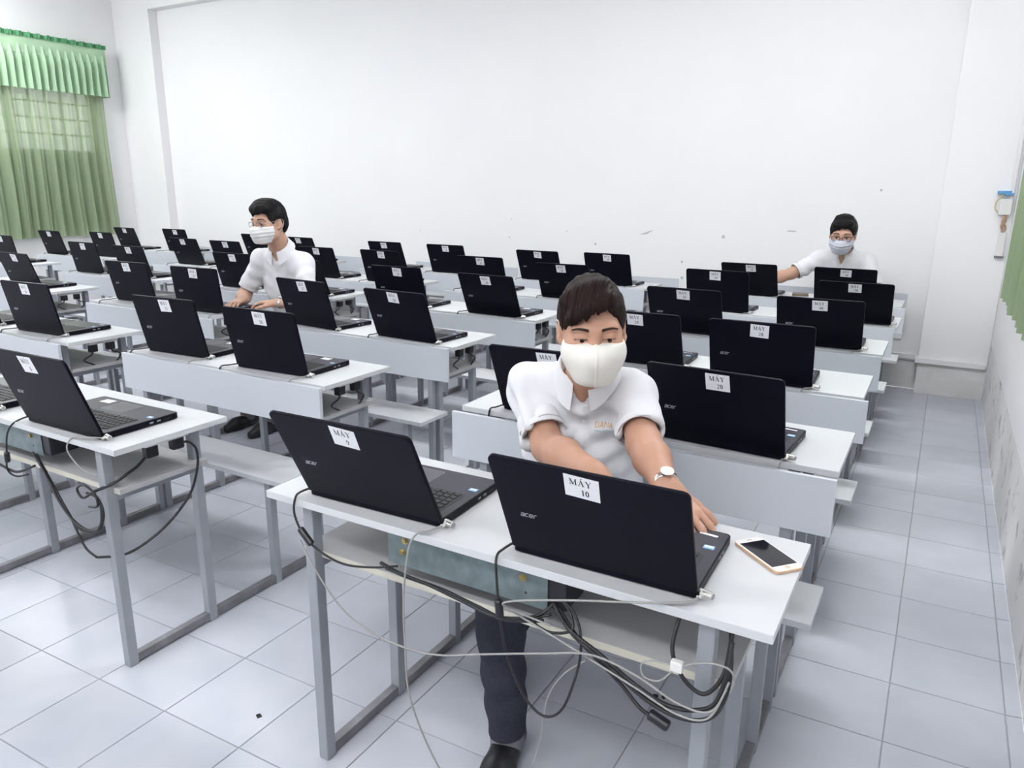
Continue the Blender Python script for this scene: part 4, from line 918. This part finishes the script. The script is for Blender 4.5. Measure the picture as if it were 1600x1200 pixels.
def person(J, head, label, o):
    """J: joints in world space; o: options. The body is one surface, clothing and hair are its children."""
    RS, LS, RE, LE, RW, LW_ = (V3(J[k]) for k in ('RS', 'LS', 'RE', 'LE', 'RW', 'LW')); hip, neck = V3(J['hip']), V3(J['neck'])
    right = unit_v(RS - LS); mid = (RS + LS) / 2; up = unit_v(mid - hip); fwd = unit_v(np.cross(up, right)); right = np.cross(fwd, up)
    chest = mid * 0.62 + hip * 0.38; belly = mid * 0.30 + hip * 0.70
    allp = np.array([V3(v) for v in J.values()] + [head.c])
    lo, hi = allp.min(0) - 0.22, allp.max(0) + 0.22; lo[2] = max(lo[2], -0.02)
    zones = [(head.c - 0.125, head.c + 0.125)] + [(V3(J[k]) - 0.06 + V3(J[k + 'd']) * 0.085, V3(J[k] ) + 0.06 + V3(J[k + 'd']) * 0.085) for k in ('RW', 'LW')] if o.get('fine') else []
    zones = [(a, b) for a, b in zones]
    Jp = {k: V3(v) for k, v in J.items() if not k.endswith('d') and not k.endswith('n')}
    allp = np.array(list(Jp.values()) + [head.c]); lo, hi = allp.min(0) - 0.2, allp.max(0) + 0.2; lo[2] = max(lo[2], -0.02)
    B = Field(lo, hi, o.get('coarse', 0.007), o.get('fine') or 0.005, zones)
    fl = (fwd, 0.70)
    def torso(F, g, k=0.05):
        F.add(rc(hip, belly, 0.150 + g, 0.140 + g, fl), k); F.add(rc(belly, chest, 0.140 + g, 0.155 + g, fl), k)
        F.add(rc(chest, mid * 0.9 + hip * 0.1, 0.150 + g, 0.120 + g, fl), k)
        F.add(rc(RS - up * 0.012, LS - up * 0.012, 0.048 + g, 0.048 + g), k)
        F.add(rc(RS, neck - up * 0.025, 0.036 + g, 0.040 + g), k); F.add(rc(LS, neck - up * 0.025, 0.036 + g, 0.040 + g), k)
    torso(B, -0.016)
    for S_, E_, W2 in ((RS, RE, RW), (LS, LE, LW_)):
        B.add(rc(S_, E_, 0.047, 0.041), 0.03); B.add(rc(E_, E_ * 0.65 + W2 * 0.35, 0.041, 0.043), 0.02); B.add(rc(E_ * 0.65 + W2 * 0.35, W2, 0.043, 0.0275), 0.02)
    hn = head.w((0, -0.028, -0.055))
    B.add(rc(neck - up * 0.04, hn, 0.060, 0.052), 0.03)
    for p, k, a in head_prims(head): (B.add if a else B.cut)(p, k * head.s)
    B.add(rc(neck * 0.4 + hn * 0.6, head.w((0, -0.02, -0.03)), 0.050, 0.055), 0.03)
    # eye openings
    for sx in (-1, 1):
        B.cut(head.ell((sx * 0.032, 0.093, o.get('eye_z', 0.007)), (0.0150, 0.020, o.get('eye_open', 0.0036)), [[1, 0, 0], [0, 1, 0], [sx * 0.0, 0, 1]]), 0.0025)
    for S_, key in ((1, 'RW'), (-1, 'LW')):
        hand(B, J[key], J[key + 'd'], J[key + 'n'], S_, o.get('curl_' + key, (0.35, 0.5, 0.35)), size=o.get('hand', 0.97), thumb=o.get('thumb_' + key, (0.6, 0.25)))
    for s_, kn, an in (('R', 'RK', 'RA'), ('L', 'LK', 'LA')):
        hj = hip + right * (0.085 if s_ == 'R' else -0.085); B.add(rc(hj, J[kn], 0.070, 0.050), 0.04); B.add(rc(J[kn], J[an], 0.050, 0.034), 0.03); B.add(rc(J[an], V3(J[an]) * V3((1, 1, 0)) + V3((0, 0, 0.032)) + V3(o['toe_' + s_]) * 0.04, 0.032, 0.024), 0.01)
    body = link('person', field_mesh('person', B, o['skin'], relax=1)); tag(body, label, 'person')
    bb_ = BVHTree.FromPolygons([v.co.copy() for v in body.data.vertices], [tuple(p.vertices) for p in body.data.polygons])
    # eyes
    for sx in (-1, 1):
        e = Field(head.w((sx * 0.032, 0.077, 0.009)) - 0.016, head.w((sx * 0.032, 0.077, 0.009)) + 0.016, 0.0016, 0.0016, []); e.add(head.ell((sx * 0.032, 0.0765, 0.009), (0.0142, 0.0112, 0.0112)), 0.002)
        eo = link('eye', field_mesh('eye', e, 'eye_white'), body)
        c_ = head.w((sx * 0.032 + o.get('gaze', 0), 0.0875, o.get('eye_z', 0.007) - 0.001)); bm = bmesh.new(); bmesh.ops.create_uvsphere(bm, u_segments=14, v_segments=8, radius=1)
        Mx = Matrix([list(head.M[i] * np.array([0.0056, 0.0012, 0.0056])) for i in range(3)]).to_4x4(); Mx.translation = Vector(c_); bm.transform(Mx); link('iris', to_mesh('iris', bm, 'iris', True), eo)
        ez = o.get('eye_z', 0.007) + o.get('eye_open', 0.0036)
        link('eyelash', project_strip('eyelash', bb_, [head.w((sx * 0.0175, 0.10, ez - 0.0030)), head.w((sx * 0.026, 0.10, ez + 0.0002)), head.w((sx * 0.036, 0.10, ez + 0.0006)), head.w((sx * 0.048, 0.10, ez - 0.0022))], 0.0022, head.M[:, 2], -head.M[:, 1], 'brow_hair', 0.0006), body)
        # eyebrow: short tapering hair band over the brow ridge
        bz = o.get('brow', 0.034)
        link('eyebrow', project_strip('eyebrow', bb_, [head.w((sx * 0.015, 0.10, bz - 0.001)), head.w((sx * 0.028, 0.10, bz + 0.001)), head.w((sx * 0.042, 0.10, bz + 0.001)), head.w((sx * 0.054, 0.10, bz - 0.003))], 0.0080, head.M[:, 2], -head.M[:, 1], 'brow_hair', 0.0010, taper=0.45), body)
    # hair
    hl, hh = head.c - 0.15, head.c + 0.15
    H = Field(hl, hh, o.get('hair_step', 0.003), 0.003, [])
    th = o.get('hair_t', 0.014)
    H.add(head.ell((0, -0.020, 0.034), (0.0735 + th * 0.75, 0.094 + th, 0.086 + th)), 0.02)
    H.add(head.ell((0, -0.045, -0.015), (0.066 + th * 0.5, 0.062 + th * 0.6, 0.070)), 0.03)
    for p, k in o['hair_add'](head): H.add(p, k)
    H.clip(lambda X, Y, Z: o['hairline'](*head.local(X, Y, Z)), 0.006)
    rs_ = o.get('seed', 1)
    def strands(P):
        l = (P - head.c) @ head.M / head.s
        part = o.get('comb', (0.8, 0.3))
        q = l[:, 0] * part[1] - l[:, 1] * part[0]
        return 0.0013 * np.sin(q * 700 + 4 * vnoise(l, 60, rs_)) * (0.6 + 0.5 * vnoise(l, 45, rs_ + 1)) + 0.0012 * np.sin(q * 300 + 3 * vnoise(l, 40, rs_ + 5)) + 0.003 * vnoise(l, 70, rs_ + 2) * o.get('tousle', 0.6)
    link('hair', field_mesh('hair', H, o['hair'], strands, relax=1), body)
    # mask
    M_ = Field(head.w((0, 0.05, -0.05)) - 0.13, head.w((0, 0.05, -0.05)) + 0.13, o.get('mask_step', 0.003), 0.003, [])
    g = 0.0085
    M_.add(head.ell((0, 0.026, -0.040), (0.067 + g * 0.6, 0.066 + g, 0.072)), 0.02)
    M_.add(head.rc((-0.016, 0.072, -0.086), (0.016, 0.072, -0.086), 0.025, 0.025), 0.05)
    M_.add(head.rc((0, 0.092, -0.005), (0, 0.108, -0.030), 0.012, 0.024), 0.05)
    M_.add(head.rc((0, 0.100, -0.040), (0, 0.090, -0.075), 0.024, 0.024), 0.05)
    for sx in (-1, 1): M_.add(head.ell((sx * 0.044, 0.062, -0.030), (0.026, 0.026, 0.030)), 0.04)
    mtop, mback = o.get('mask_top', lambda x, y: 0.004 - 0.10 * np.abs(x) ** 1.0 * 0.6), o.get('mask_back', 0.006)
    def mclip(X, Y, Z):
        x, y, z = head.local(X, Y, Z); return np.maximum(np.maximum(z - mtop(x, y), (mback + 0.10 * np.maximum(0, -z - 0.04)) - y), -0.104 - z)
    M_.clip(mclip, 0.003)
    mw = o.get('mask_wrinkle')
    mk = link('face_mask', field_mesh('face_mask', M_, o['mask'], (lambda P: mw((P - head.c) @ head.M / head.s)) if mw else None, relax=1), body)
    for sx in (-1, 1):
        pts = [head.w((sx * 0.066, mback + 0.006, -0.018)), head.w((sx * 0.076, -0.004, 0.010)), head.w((sx * 0.084, -0.020, 0.022)), head.w((sx * 0.084, -0.036, 0.004)), head.w((sx * 0.080, -0.026, -0.026)), head.w((sx * 0.066, 0.008, -0.058))]
        link('ear_loop', cable_mesh('ear_loop', o['mask'], pts, 0.0014, 6, 6), mk)
    # polo shirt
    slo, shi = np.minimum(np.minimum(RE, LE), hip) - 0.24, np.maximum(np.maximum(RS, LS), neck) + 0.2
    slo = np.minimum(slo, mid - 0.3); shi = np.maximum(shi, mid + 0.2); slo[2] = min(hip[2] - 0.12, slo[2])
    S = Field(slo, shi, o.get('cloth', 0.006), 0.006, [])
    torso(S, 0.004, 0.055)
    S.add(rc(hip, hip - up * 0.07, 0.155, 0.155, fl), 0.04)
    ends = []
    for S_, E_ in ((RS, RE), (LS, LE)):
        dv = unit_v(E_ - S_); L = np.linalg.norm(E_ - S_); e = S_ + dv * L * o.get('sleeve', 0.72); S.add(rc(S_ - dv * 0.0, e + dv * 0.06, 0.058, 0.060), 0.04); ends.append((e, dv))
    for e, dv in ends:
        # trim the sleeve end square and hollow it around the arm
        big = rc(e + dv * 0.062, e + dv * 0.13, 0.062, 0.075); S.cut((lambda X, Y, Z, e=e, dv=dv: np.maximum(-((X - e[0]) * dv[0] + (Y - e[1]) * dv[1] + (Z - e[2]) * dv[2]), np.sqrt((X - e[0] - dv[0] * .06) ** 2 + (Y - e[1] - dv[1] * .06) ** 2 + (Z - e[2] - dv[2] * .06) ** 2) - 0.105).astype(np.float32), e - 0.12, e + 0.18), 0.004)
        S.cut(rc(e - dv * 0.03, e + dv * 0.05, 0.048, 0.054), 0.006)
    # neck opening with a V in front
    S.cut(rc(neck - up * 0.035 + fwd * 0.002, neck + up * 0.12 + fwd * 0.03, 0.052, 0.070), 0.008)
    vd = o.get('v_depth', 0.045)
    def vcut(X, Y, Z):
        px, py, pz = X - neck[0], Y - neck[1], Z - neck[2]
        u_ = -(px * up[0] + py * up[1] + pz * up[2]); r_ = px * right[0] + py * right[1] + pz * right[2]; f_ = px * fwd[0] + py * fwd[1] + pz * fwd[2]
        return np.maximum(np.maximum(np.abs(r_) - np.maximum(0.034 * (1 - u_ / (0.03 + vd)), 0), u_ - 0.03 - vd), 0.03 - f_).astype(np.float32)
    S.cut((vcut, neck - 0.15, neck + 0.15), 0.003)
    if 'hem' in o: S.clip(lambda X, Y, Z: (o['hem'] - Z) + 0 * X + 0 * Y, 0.004)
    folds = o.get('folds', [])
    def wr(P):
        a = 0.0085 * vnoise(P, 34, 5) + 0.0045 * vnoise(P * np.array([1, 1, 0.6]), 85, 6)
        for c_, ax_, amp, fr, rad in folds:
            q = P - V3(c_); a = a + amp * np.sin((q @ unit_v(ax_)) * fr + 2.0 * vnoise(P, 14, 8)) * np.exp(-(q ** 2).sum(1) / rad ** 2)
        return a
    sme = field_mesh('polo_shirt', S, 'shirt', wr, relax=1); shirt = link('polo_shirt', sme, body)
    sb = BVHTree.FromPolygons([v.co.copy() for v in sme.vertices], [tuple(p.vertices) for p in sme.polygons])
    nf = o.get('neck_fwd', fwd)
    link('collar', strip_collar('collar', neck + up * 0.016 + fwd * 0.006, unit_v(up + 0.12 * fwd), fwd, o.get('collar_r', 0.060), 'shirt', o.get('collar_gap', 15)), shirt)
    pl = [neck - up * (0.05 + i * 0.045) + fwd * 0.1 for i in range(4)]
    link('placket', project_strip('placket', sb, pl, 0.030, right, -fwd, 'shirt', 0.0025), shirt)
    for i in range(2):
        p_ = Vector(neck - up * (0.115 + i * 0.06) + fwd * 0.1); hit = sb.ray_cast(p_ + Vector(fwd) * 0.3, -Vector(fwd))
        if hit[0] is not None: link('button', cyl_mesh('button', 'button', hit[0] + Vector(fwd) * 0.001, hit[0] + Vector(fwd) * 0.0045, 0.0048, 12), shirt)
    for e, dv in ends:
        rr = ring_mesh('sleeve_hem', 'shirt', e - dv * 0.010, dv, 0.0595, 0.0595, np.cross(dv, (0.3, 0.2, 0.9)), (0.0018, 0.010)); link('sleeve_hem', rr, shirt)
    # trousers, socks, shoes
    T = Field(np.minimum(np.minimum(V3(J['RK']), V3(J['LK'])), np.minimum(np.minimum(V3(J['RA']), V3(J['LA'])), hip)) - 0.19, np.maximum(np.maximum(V3(J['RK']), V3(J['LK'])), hip) + 0.19, 0.008, 0.008, [])
    T.add(rc(hip - right * 0.05, hip + right * 0.05, 0.125, 0.125, (up, 0.9)), 0.05)
    for s_ in ('R', 'L'):
        hj = hip + right * (0.085 if s_ == 'R' else -0.085); kn, an = V3(J[s_ + 'K']), V3(J[s_ + 'A']); dn = unit_v(an - kn)
        T.add(rc(hj, kn, 0.090, 0.070), 0.05); T.add(rc(kn, an - dn * 0.01, 0.068, 0.053), 0.03)
        T.cut((lambda X, Y, Z, an=an, dn=dn: np.maximum(-((X - an[0]) * dn[0] + (Y - an[1]) * dn[1] + (Z - an[2]) * dn[2]), np.sqrt((X - an[0] - dn[0] * .05) ** 2 + (Y - an[1] - dn[1] * .05) ** 2 + (Z - an[2] - dn[2] * .05) ** 2) - 0.11).astype(np.float32), an - 0.1, an + 0.1), 0.004)
    link('trousers', field_mesh('trousers', T, 'trousers', lambda P: 0.004 * vnoise(P * np.array([1, 1, 0.5]), 42, 3) + 0.003 * np.sin(P[:, 2] * 55 + 3 * vnoise(P, 18, 4)), relax=1), body)
    for s_ in ('R', 'L'):
        an = V3(J[s_ + 'A']); tv = unit_v(V3(o['toe_' + s_])); gz = an[2]; fb = V3((an[0], an[1], 0.0))
        sh = Field(fb - np.array([0.24, 0.24, 0.01]), fb + np.array([0.24, 0.24, 0.16]), 0.005, 0.005, [])
        if an[2] < 0.2:
            sh.add(rc(fb - tv * 0.045 + V3((0, 0, 0.042)), fb + tv * 0.10 + V3((0, 0, 0.032)), 0.042, 0.040), 0.03); sh.add(rc(fb + tv * 0.09 + V3((0, 0, 0.028)), fb + tv * 0.165 + V3((0, 0, 0.022)), 0.040, 0.028), 0.03)
            sh.clip(lambda X, Y, Z: 0.001 - Z + 0 * X + 0 * Y, 0.004); link('shoe', field_mesh('shoe', sh, 'shoe', relax=1), body)
            link('sock', cyl_mesh('sock', 'sock', fb + V3((0, 0, 0.045)), an + V3((0, 0, 0.06)), 0.045, 24), body)
    return body, shirt, sb, dict(right=right, up=up, fwd=fwd, neck=neck)

def glasses(body, head, m, r=0.0225, thick=0.0014, rect=False):
    g = link('glasses', cable_mesh('glasses', m, [head.w((-0.010, 0.112, 0.010)), head.w((0, 0.115, 0.013)), head.w((0.010, 0.112, 0.010))], thick, 6, 6), body)
    for sx in (-1, 1):
        cx, cz = sx * 0.0335, 0.005; pts = []
        for i in range(29):
            a = 6.28318 * i / 28; e = 0.62 if rect else 0.85
            ca, sa = math.cos(a), math.sin(a); x = cx + math.copysign(abs(ca) ** e, ca) * r * 1.08; z = cz + math.copysign(abs(sa) ** e, sa) * r * 0.70
            pts.append(Vector(head.w((x, 0.110 - 0.25 * abs(x) ** 1.0 * 0.5 + (0 if abs(x) < 0.05 else -0.004), z))))
        bm = bmesh.new(); add_tube(bm, pts, thick, 6, False); rim = link('rim', to_mesh('rim', bm, m, True), g)
        bm = bmesh.new(); f = bm.faces.new([bm.verts.new(p) for p in pts[:-1]]); ex = bmesh.ops.extrude_face_region(bm, geom=[f]); bmesh.ops.translate(bm, vec=Vector(head.M[:, 1] * 0.001), verts=[v for v in ex['geom'] if isinstance(v, bmesh.types.BMVert)]); bmesh.ops.recalc_face_normals(bm, faces=bm.faces)
        link('lens', to_mesh('lens', bm, 'lens'), g)
        link('temple_arm', cable_mesh('temple_arm', m, [head.w((sx * 0.058, 0.099, 0.012)), head.w((sx * 0.074, 0.05, 0.014)), head.w((sx * 0.081, 0.0, 0.016)), head.w((sx * 0.080, -0.03, 0.004))], thick, 6, 6), g)
    return g
def watch(body, wrist, d, n):
    d = unit_v(d); n = unit_v(V3(n) - d * (V3(n) @ d)); w = link('watch', ring_mesh('watch', 'watch_steel', wrist, d, 0.0305, 0.0305, n, (0.0022, 0.0075)), body)
    c_ = V3(wrist) - n * 0.031; link('watch_case', cyl_mesh('watch_case', 'watch_steel', c_, c_ - n * 0.007, 0.016, 24, bev=0.001), w); link('watch_face', cyl_mesh('watch_face', 'white_plastic', c_ - n * 0.007, c_ - n * 0.0075, 0.0135, 24), w)
    return w
def text_quads(txt, h):
    """Outline faces of a line of small print, from Blender's built-in typeface."""
    cu = bpy.data.curves.new('print', 'FONT'); cu.body = txt; cu.size = h; cu.align_x = 'LEFT'; cu.resolution_u = 2
    ob = bpy.data.objects.new('print', cu); C.objects.link(ob); dg = bpy.context.evaluated_depsgraph_get(); me = bpy.data.meshes.new_from_object(ob.evaluated_get(dg))
    q = [tuple((me.vertices[i].co.x, me.vertices[i].co.y) for i in p.vertices) for p in me.polygons]
    bpy.data.objects.remove(ob); bpy.data.meshes.remove(me); bpy.data.curves.remove(cu); return q

# ---- man in front, seated behind laptop 10, leaning on the keyboard
h1 = Head((-0.541, 0.500, 1.136), R(29), R(8), R(-2), 1.0)
J1 = dict(RS=(-0.768, 0.610, 0.935), LS=(-0.498, 0.665, 0.945), RE=(-0.640, 0.475, 0.825), LE=(-0.400, 0.520, 0.864), RW=(-0.445, 0.335, 0.835), LW=(-0.292, 0.383, 0.820),
          RWd=(0.62, -0.52, -0.35), RWn=(-0.25, 0.15, -1), LWd=(0.62, -0.50, -0.30), LWn=(-0.15, 0.25, -1), hip=(-0.625, 0.715, 0.545), neck=(-0.598, 0.600, 1.005),
          RK=(-0.690, 0.310, 0.500), LK=(-0.700, 0.420, 0.480), RA=(-0.655, 0.300, 0.080), LA=(-0.850, 0.630, 0.090))
def hl1(x, y, z):
    # hairline height: swept fringe low on the subject's right, high at the parting on the left
    front = np.interp(x, [-0.09, -0.070, -0.058, -0.035, 0.0, 0.03, 0.055, 0.07, 0.09], [-0.005, 0.010, 0.050, 0.073, 0.068, 0.050, 0.036, 0.012, -0.005])
    side = np.interp(y, [-0.13, -0.06, -0.045, -0.02, 0.010, 0.030, 0.045, 0.075], [-0.085, -0.065, -0.03, 0.022, 0.022, -0.006, 0.012, 0.04])
    front = front + 0.0035 * np.sin(x * 210 + 1) + 0.0022 * np.sin(x * 470 + 2)
    t = np.clip((y - 0.035) / 0.03, 0, 1); return (side * (1 - t) + front * t) - z
def ha1(h):
    return [(h.rc((-0.030, 0.070, 0.095), (0.055, 0.078, 0.055), 0.022, 0.016), 0.03), (h.rc((-0.02, 0.03, 0.115), (0.06, 0.03, 0.085), 0.020, 0.018), 0.03)]
m1 = lambda l: -0.0 + 0.0022 * np.exp(-(l[:, 0] / 0.0022) ** 2) + 0.0012 * vnoise(l, 55, 2)
O1 = dict(skin='skin', hair='hair_brown', mask='cream_cloth', fine=0.0022, coarse=0.006, hair_step=0.0024, mask_step=0.0024, hair_add=ha1, hairline=hl1, comb=(0.35, 0.9), tousle=0.5, hair_t=0.013,
          mask_wrinkle=m1, mask_top=lambda x, y: 0.001 - 0.004 * np.abs(x) / 0.03, mask_back=0.004, eye_open=0.0020, eye_z=0.0048, brow=0.031, gaze=-0.002, toe_R=(0.25, -0.95, 0), toe_L=(0.40, -0.90, 0), sleeve=0.80, hem=0.50, cloth=0.005,
          curl_LW=(0.10, 0.35, 0.30), curl_RW=(0.3, 0.5, 0.4),
          folds=[((-0.70, 0.52, 0.87), (0.5, -0.2, 0.8), 0.012, 95, 0.12), ((-0.50, 0.56, 0.86), (-0.4, -0.2, 0.9), 0.011, 90, 0.11), ((-0.74, 0.62, 0.78), (0.2, 0, 1), 0.010, 75, 0.13), ((-0.60, 0.50, 0.80), (0.6, 0.1, 0.8), 0.009, 70, 0.14)])
b1, s1, bv1, fr1 = person(J1, h1, 'man in white polo shirt and cream cloth mask, leaning over the front desk', O1)
watch(b1, V3(J1['LW']) * 0.92 + V3(J1['LE']) * 0.08, V3(J1['LW']) - V3(J1['LE']), J1['LWn'])
lo_ = fr1['neck'] - fr1['up'] * 0.128 + fr1['fwd'] * 0.12 - fr1['right'] * 0.030
link('chest_lettering', project_quads('chest_lettering', bv1, text_quads('DANA', 0.017), lo_, -fr1['right'], fr1['up'], -fr1['fwd'], 'orange_print'), s1)
link('chest_lettering', project_quads('chest_lettering', bv1, text_quads('ương dịch v', 0.0085), lo_ - fr1['up'] * 0.010, -fr1['right'], fr1['up'], -fr1['fwd'], 'teal_print'), s1)

# ---- man in the third row, typing on laptop 26
h2 = Head((-3.350, 2.060, 1.262), R(2), R(7), 0.0, 1.02)
J2 = dict(RS=(-3.530, 2.150, 1.035), LS=(-3.225, 2.200, 1.025), RE=(-3.640, 2.080, 0.800), LE=(-3.100, 2.080, 0.810), RW=(-3.520, 1.965, 0.800), LW=(-3.235, 1.975, 0.800),
          RWd=(0.25, -0.95, -0.1), RWn=(0, 0, -1), LWd=(-0.90, -0.40, 0.05), LWn=(0, 0, -1), hip=(-3.400, 2.330, 0.560), neck=(-3.360, 2.150, 1.105),
          RK=(-3.52, 1.93, 0.50), LK=(-3.30, 1.93, 0.50), RA=(-3.52, 1.93, 0.105), LA=(-3.30, 1.93, 0.105))
def hl2(x, y, z):
    front = np.interp(x, [-0.08, -0.062, -0.05, 0, 0.05, 0.062, 0.08], [0.0, 0.02, 0.064, 0.066, 0.058, 0.02, 0.0]); side = np.interp(y, [-0.13, -0.06, -0.045, -0.02, 0.012, 0.030, 0.06], [-0.09, -0.07, -0.03, 0.024, 0.024, -0.002, 0.03])
    front = front + 0.0035 * np.sin(x * 210 + 1) + 0.0022 * np.sin(x * 470 + 2)
    t = np.clip((y - 0.035) / 0.03, 0, 1); return (side * (1 - t) + front * t) - z
ha2 = lambda h: [(h.rc((-0.04, 0.054, 0.092), (0.045, 0.056, 0.090), 0.022, 0.022), 0.04), (h.rc((-0.03, 0.01, 0.112), (0.035, 0.02, 0.112), 0.024, 0.024), 0.04)]
pleat = lambda l: 0.0016 * np.sin(l[:, 2] * 300) * np.exp(-((l[:, 2] + 0.045) / 0.035) ** 2) + 0.001 * vnoise(l, 60, 4)
O2 = dict(skin='skin_pale', hair='hair_black', mask='mask_white', fine=0.0032, coarse=0.008, hair_add=ha2, hairline=hl2, comb=(0.9, 0.4), tousle=2.4, hair_t=0.017, mask_wrinkle=pleat,
          mask_top=lambda x, y: -0.002 - 0.10 * np.abs(x), mask_back=0.034, eye_open=0.0045, toe_R=(0, -1, 0), toe_L=(0, -1, 0), sleeve=0.78, hem=0.50, cloth=0.007, v_depth=0.04, collar_r=0.063,
          folds=[((-3.50, 2.08, 0.90), (0.5, 0, 0.8), 0.007, 80, 0.12), ((-3.22, 2.10, 0.90), (-0.5, 0, 0.8), 0.007, 80, 0.12)])
b2, s2, bv2, fr2 = person(J2, h2, 'man in white polo shirt and metal glasses, typing in the third row', O2)
glasses(b2, h2, 'glasses_metal', 0.0215, 0.0013)
watch(b2, V3(J2['LW']) + V3((0.018, 0.010, 0.0)), J2['LWd'], J2['LWn'])
lo2 = fr2['neck'] - fr2['up'] * 0.20 + fr2['fwd'] * 0.12 - fr2['right'] * 0.085
link('chest_lettering', project_quads('chest_lettering', bv2, text_quads('DANA', 0.020), lo2, -fr2['right'], fr2['up'], -fr2['fwd'], 'teal_print'), s2)

# ---- man in the last row, reaching over to laptop 59
h3 = Head((-0.470, 4.700, 1.172), R(2), R(14), R(2), 1.06)
J3 = dict(RS=(-0.625, 4.820, 0.985), LS=(-0.300, 4.820, 0.990), RE=(-0.790, 4.700, 0.880), LE=(-0.230, 4.740, 0.790), RW=(-0.985, 4.600, 0.810), LW=(-0.290, 4.560, 0.800),
          RWd=(-0.85, -0.45, -0.15), RWn=(0, 0, -1), LWd=(-0.15, -0.97, -0.1), LWn=(0, 0, -1), hip=(-0.460, 4.945, 0.560), neck=(-0.465, 4.800, 1.045),
          RK=(-0.58, 4.62, 0.48), LK=(-0.36, 4.62, 0.48), RA=(-0.58, 4.62, 0.105), LA=(-0.36, 4.62, 0.105))
def hl3(x, y, z):
    front = np.interp(x, [-0.08, -0.062, -0.045, 0, 0.045, 0.062, 0.08], [0.0, 0.02, 0.062, 0.070, 0.045, 0.02, 0.0]); side = np.interp(y, [-0.13, -0.06, -0.045, -0.02, 0.012, 0.030, 0.06], [-0.09, -0.07, -0.03, 0.024, 0.024, -0.002, 0.03])
    front = front + 0.0035 * np.sin(x * 210 + 1) + 0.0022 * np.sin(x * 470 + 2)
    t = np.clip((y - 0.035) / 0.03, 0, 1); return (side * (1 - t) + front * t) - z
ha3 = lambda h: [(h.rc((-0.04, 0.062, 0.095), (0.045, 0.066, 0.085), 0.022, 0.022), 0.03), (h.rc((-0.03, 0.01, 0.112), (0.035, 0.01, 0.112), 0.024, 0.024), 0.03)]
O3 = dict(skin='skin_pale', hair='hair_black', mask='mask_blue', fine=0.0034, coarse=0.008, hair_add=ha3, hairline=hl3, comb=(0.4, 0.9), tousle=0.7, hair_t=0.016, mask_wrinkle=pleat,
          mask_top=lambda x, y: -0.004 - 0.08 * np.abs(x), mask_back=0.030, eye_open=0.0042, toe_R=(0, -1, 0), toe_L=(0, -1, 0), sleeve=0.85, hem=0.50, cloth=0.007, collar_r=0.062,
          folds=[((-0.68, 4.76, 0.92), (0.5, 0, 0.8), 0.006, 80, 0.1)])
b3, s3, bv3, fr3 = person(J3, h3, 'man in white polo shirt and dark-rimmed glasses sitting by the back wall', O3)
glasses(b3, h3, 'glasses_frame', 0.0230, 0.0020, True)
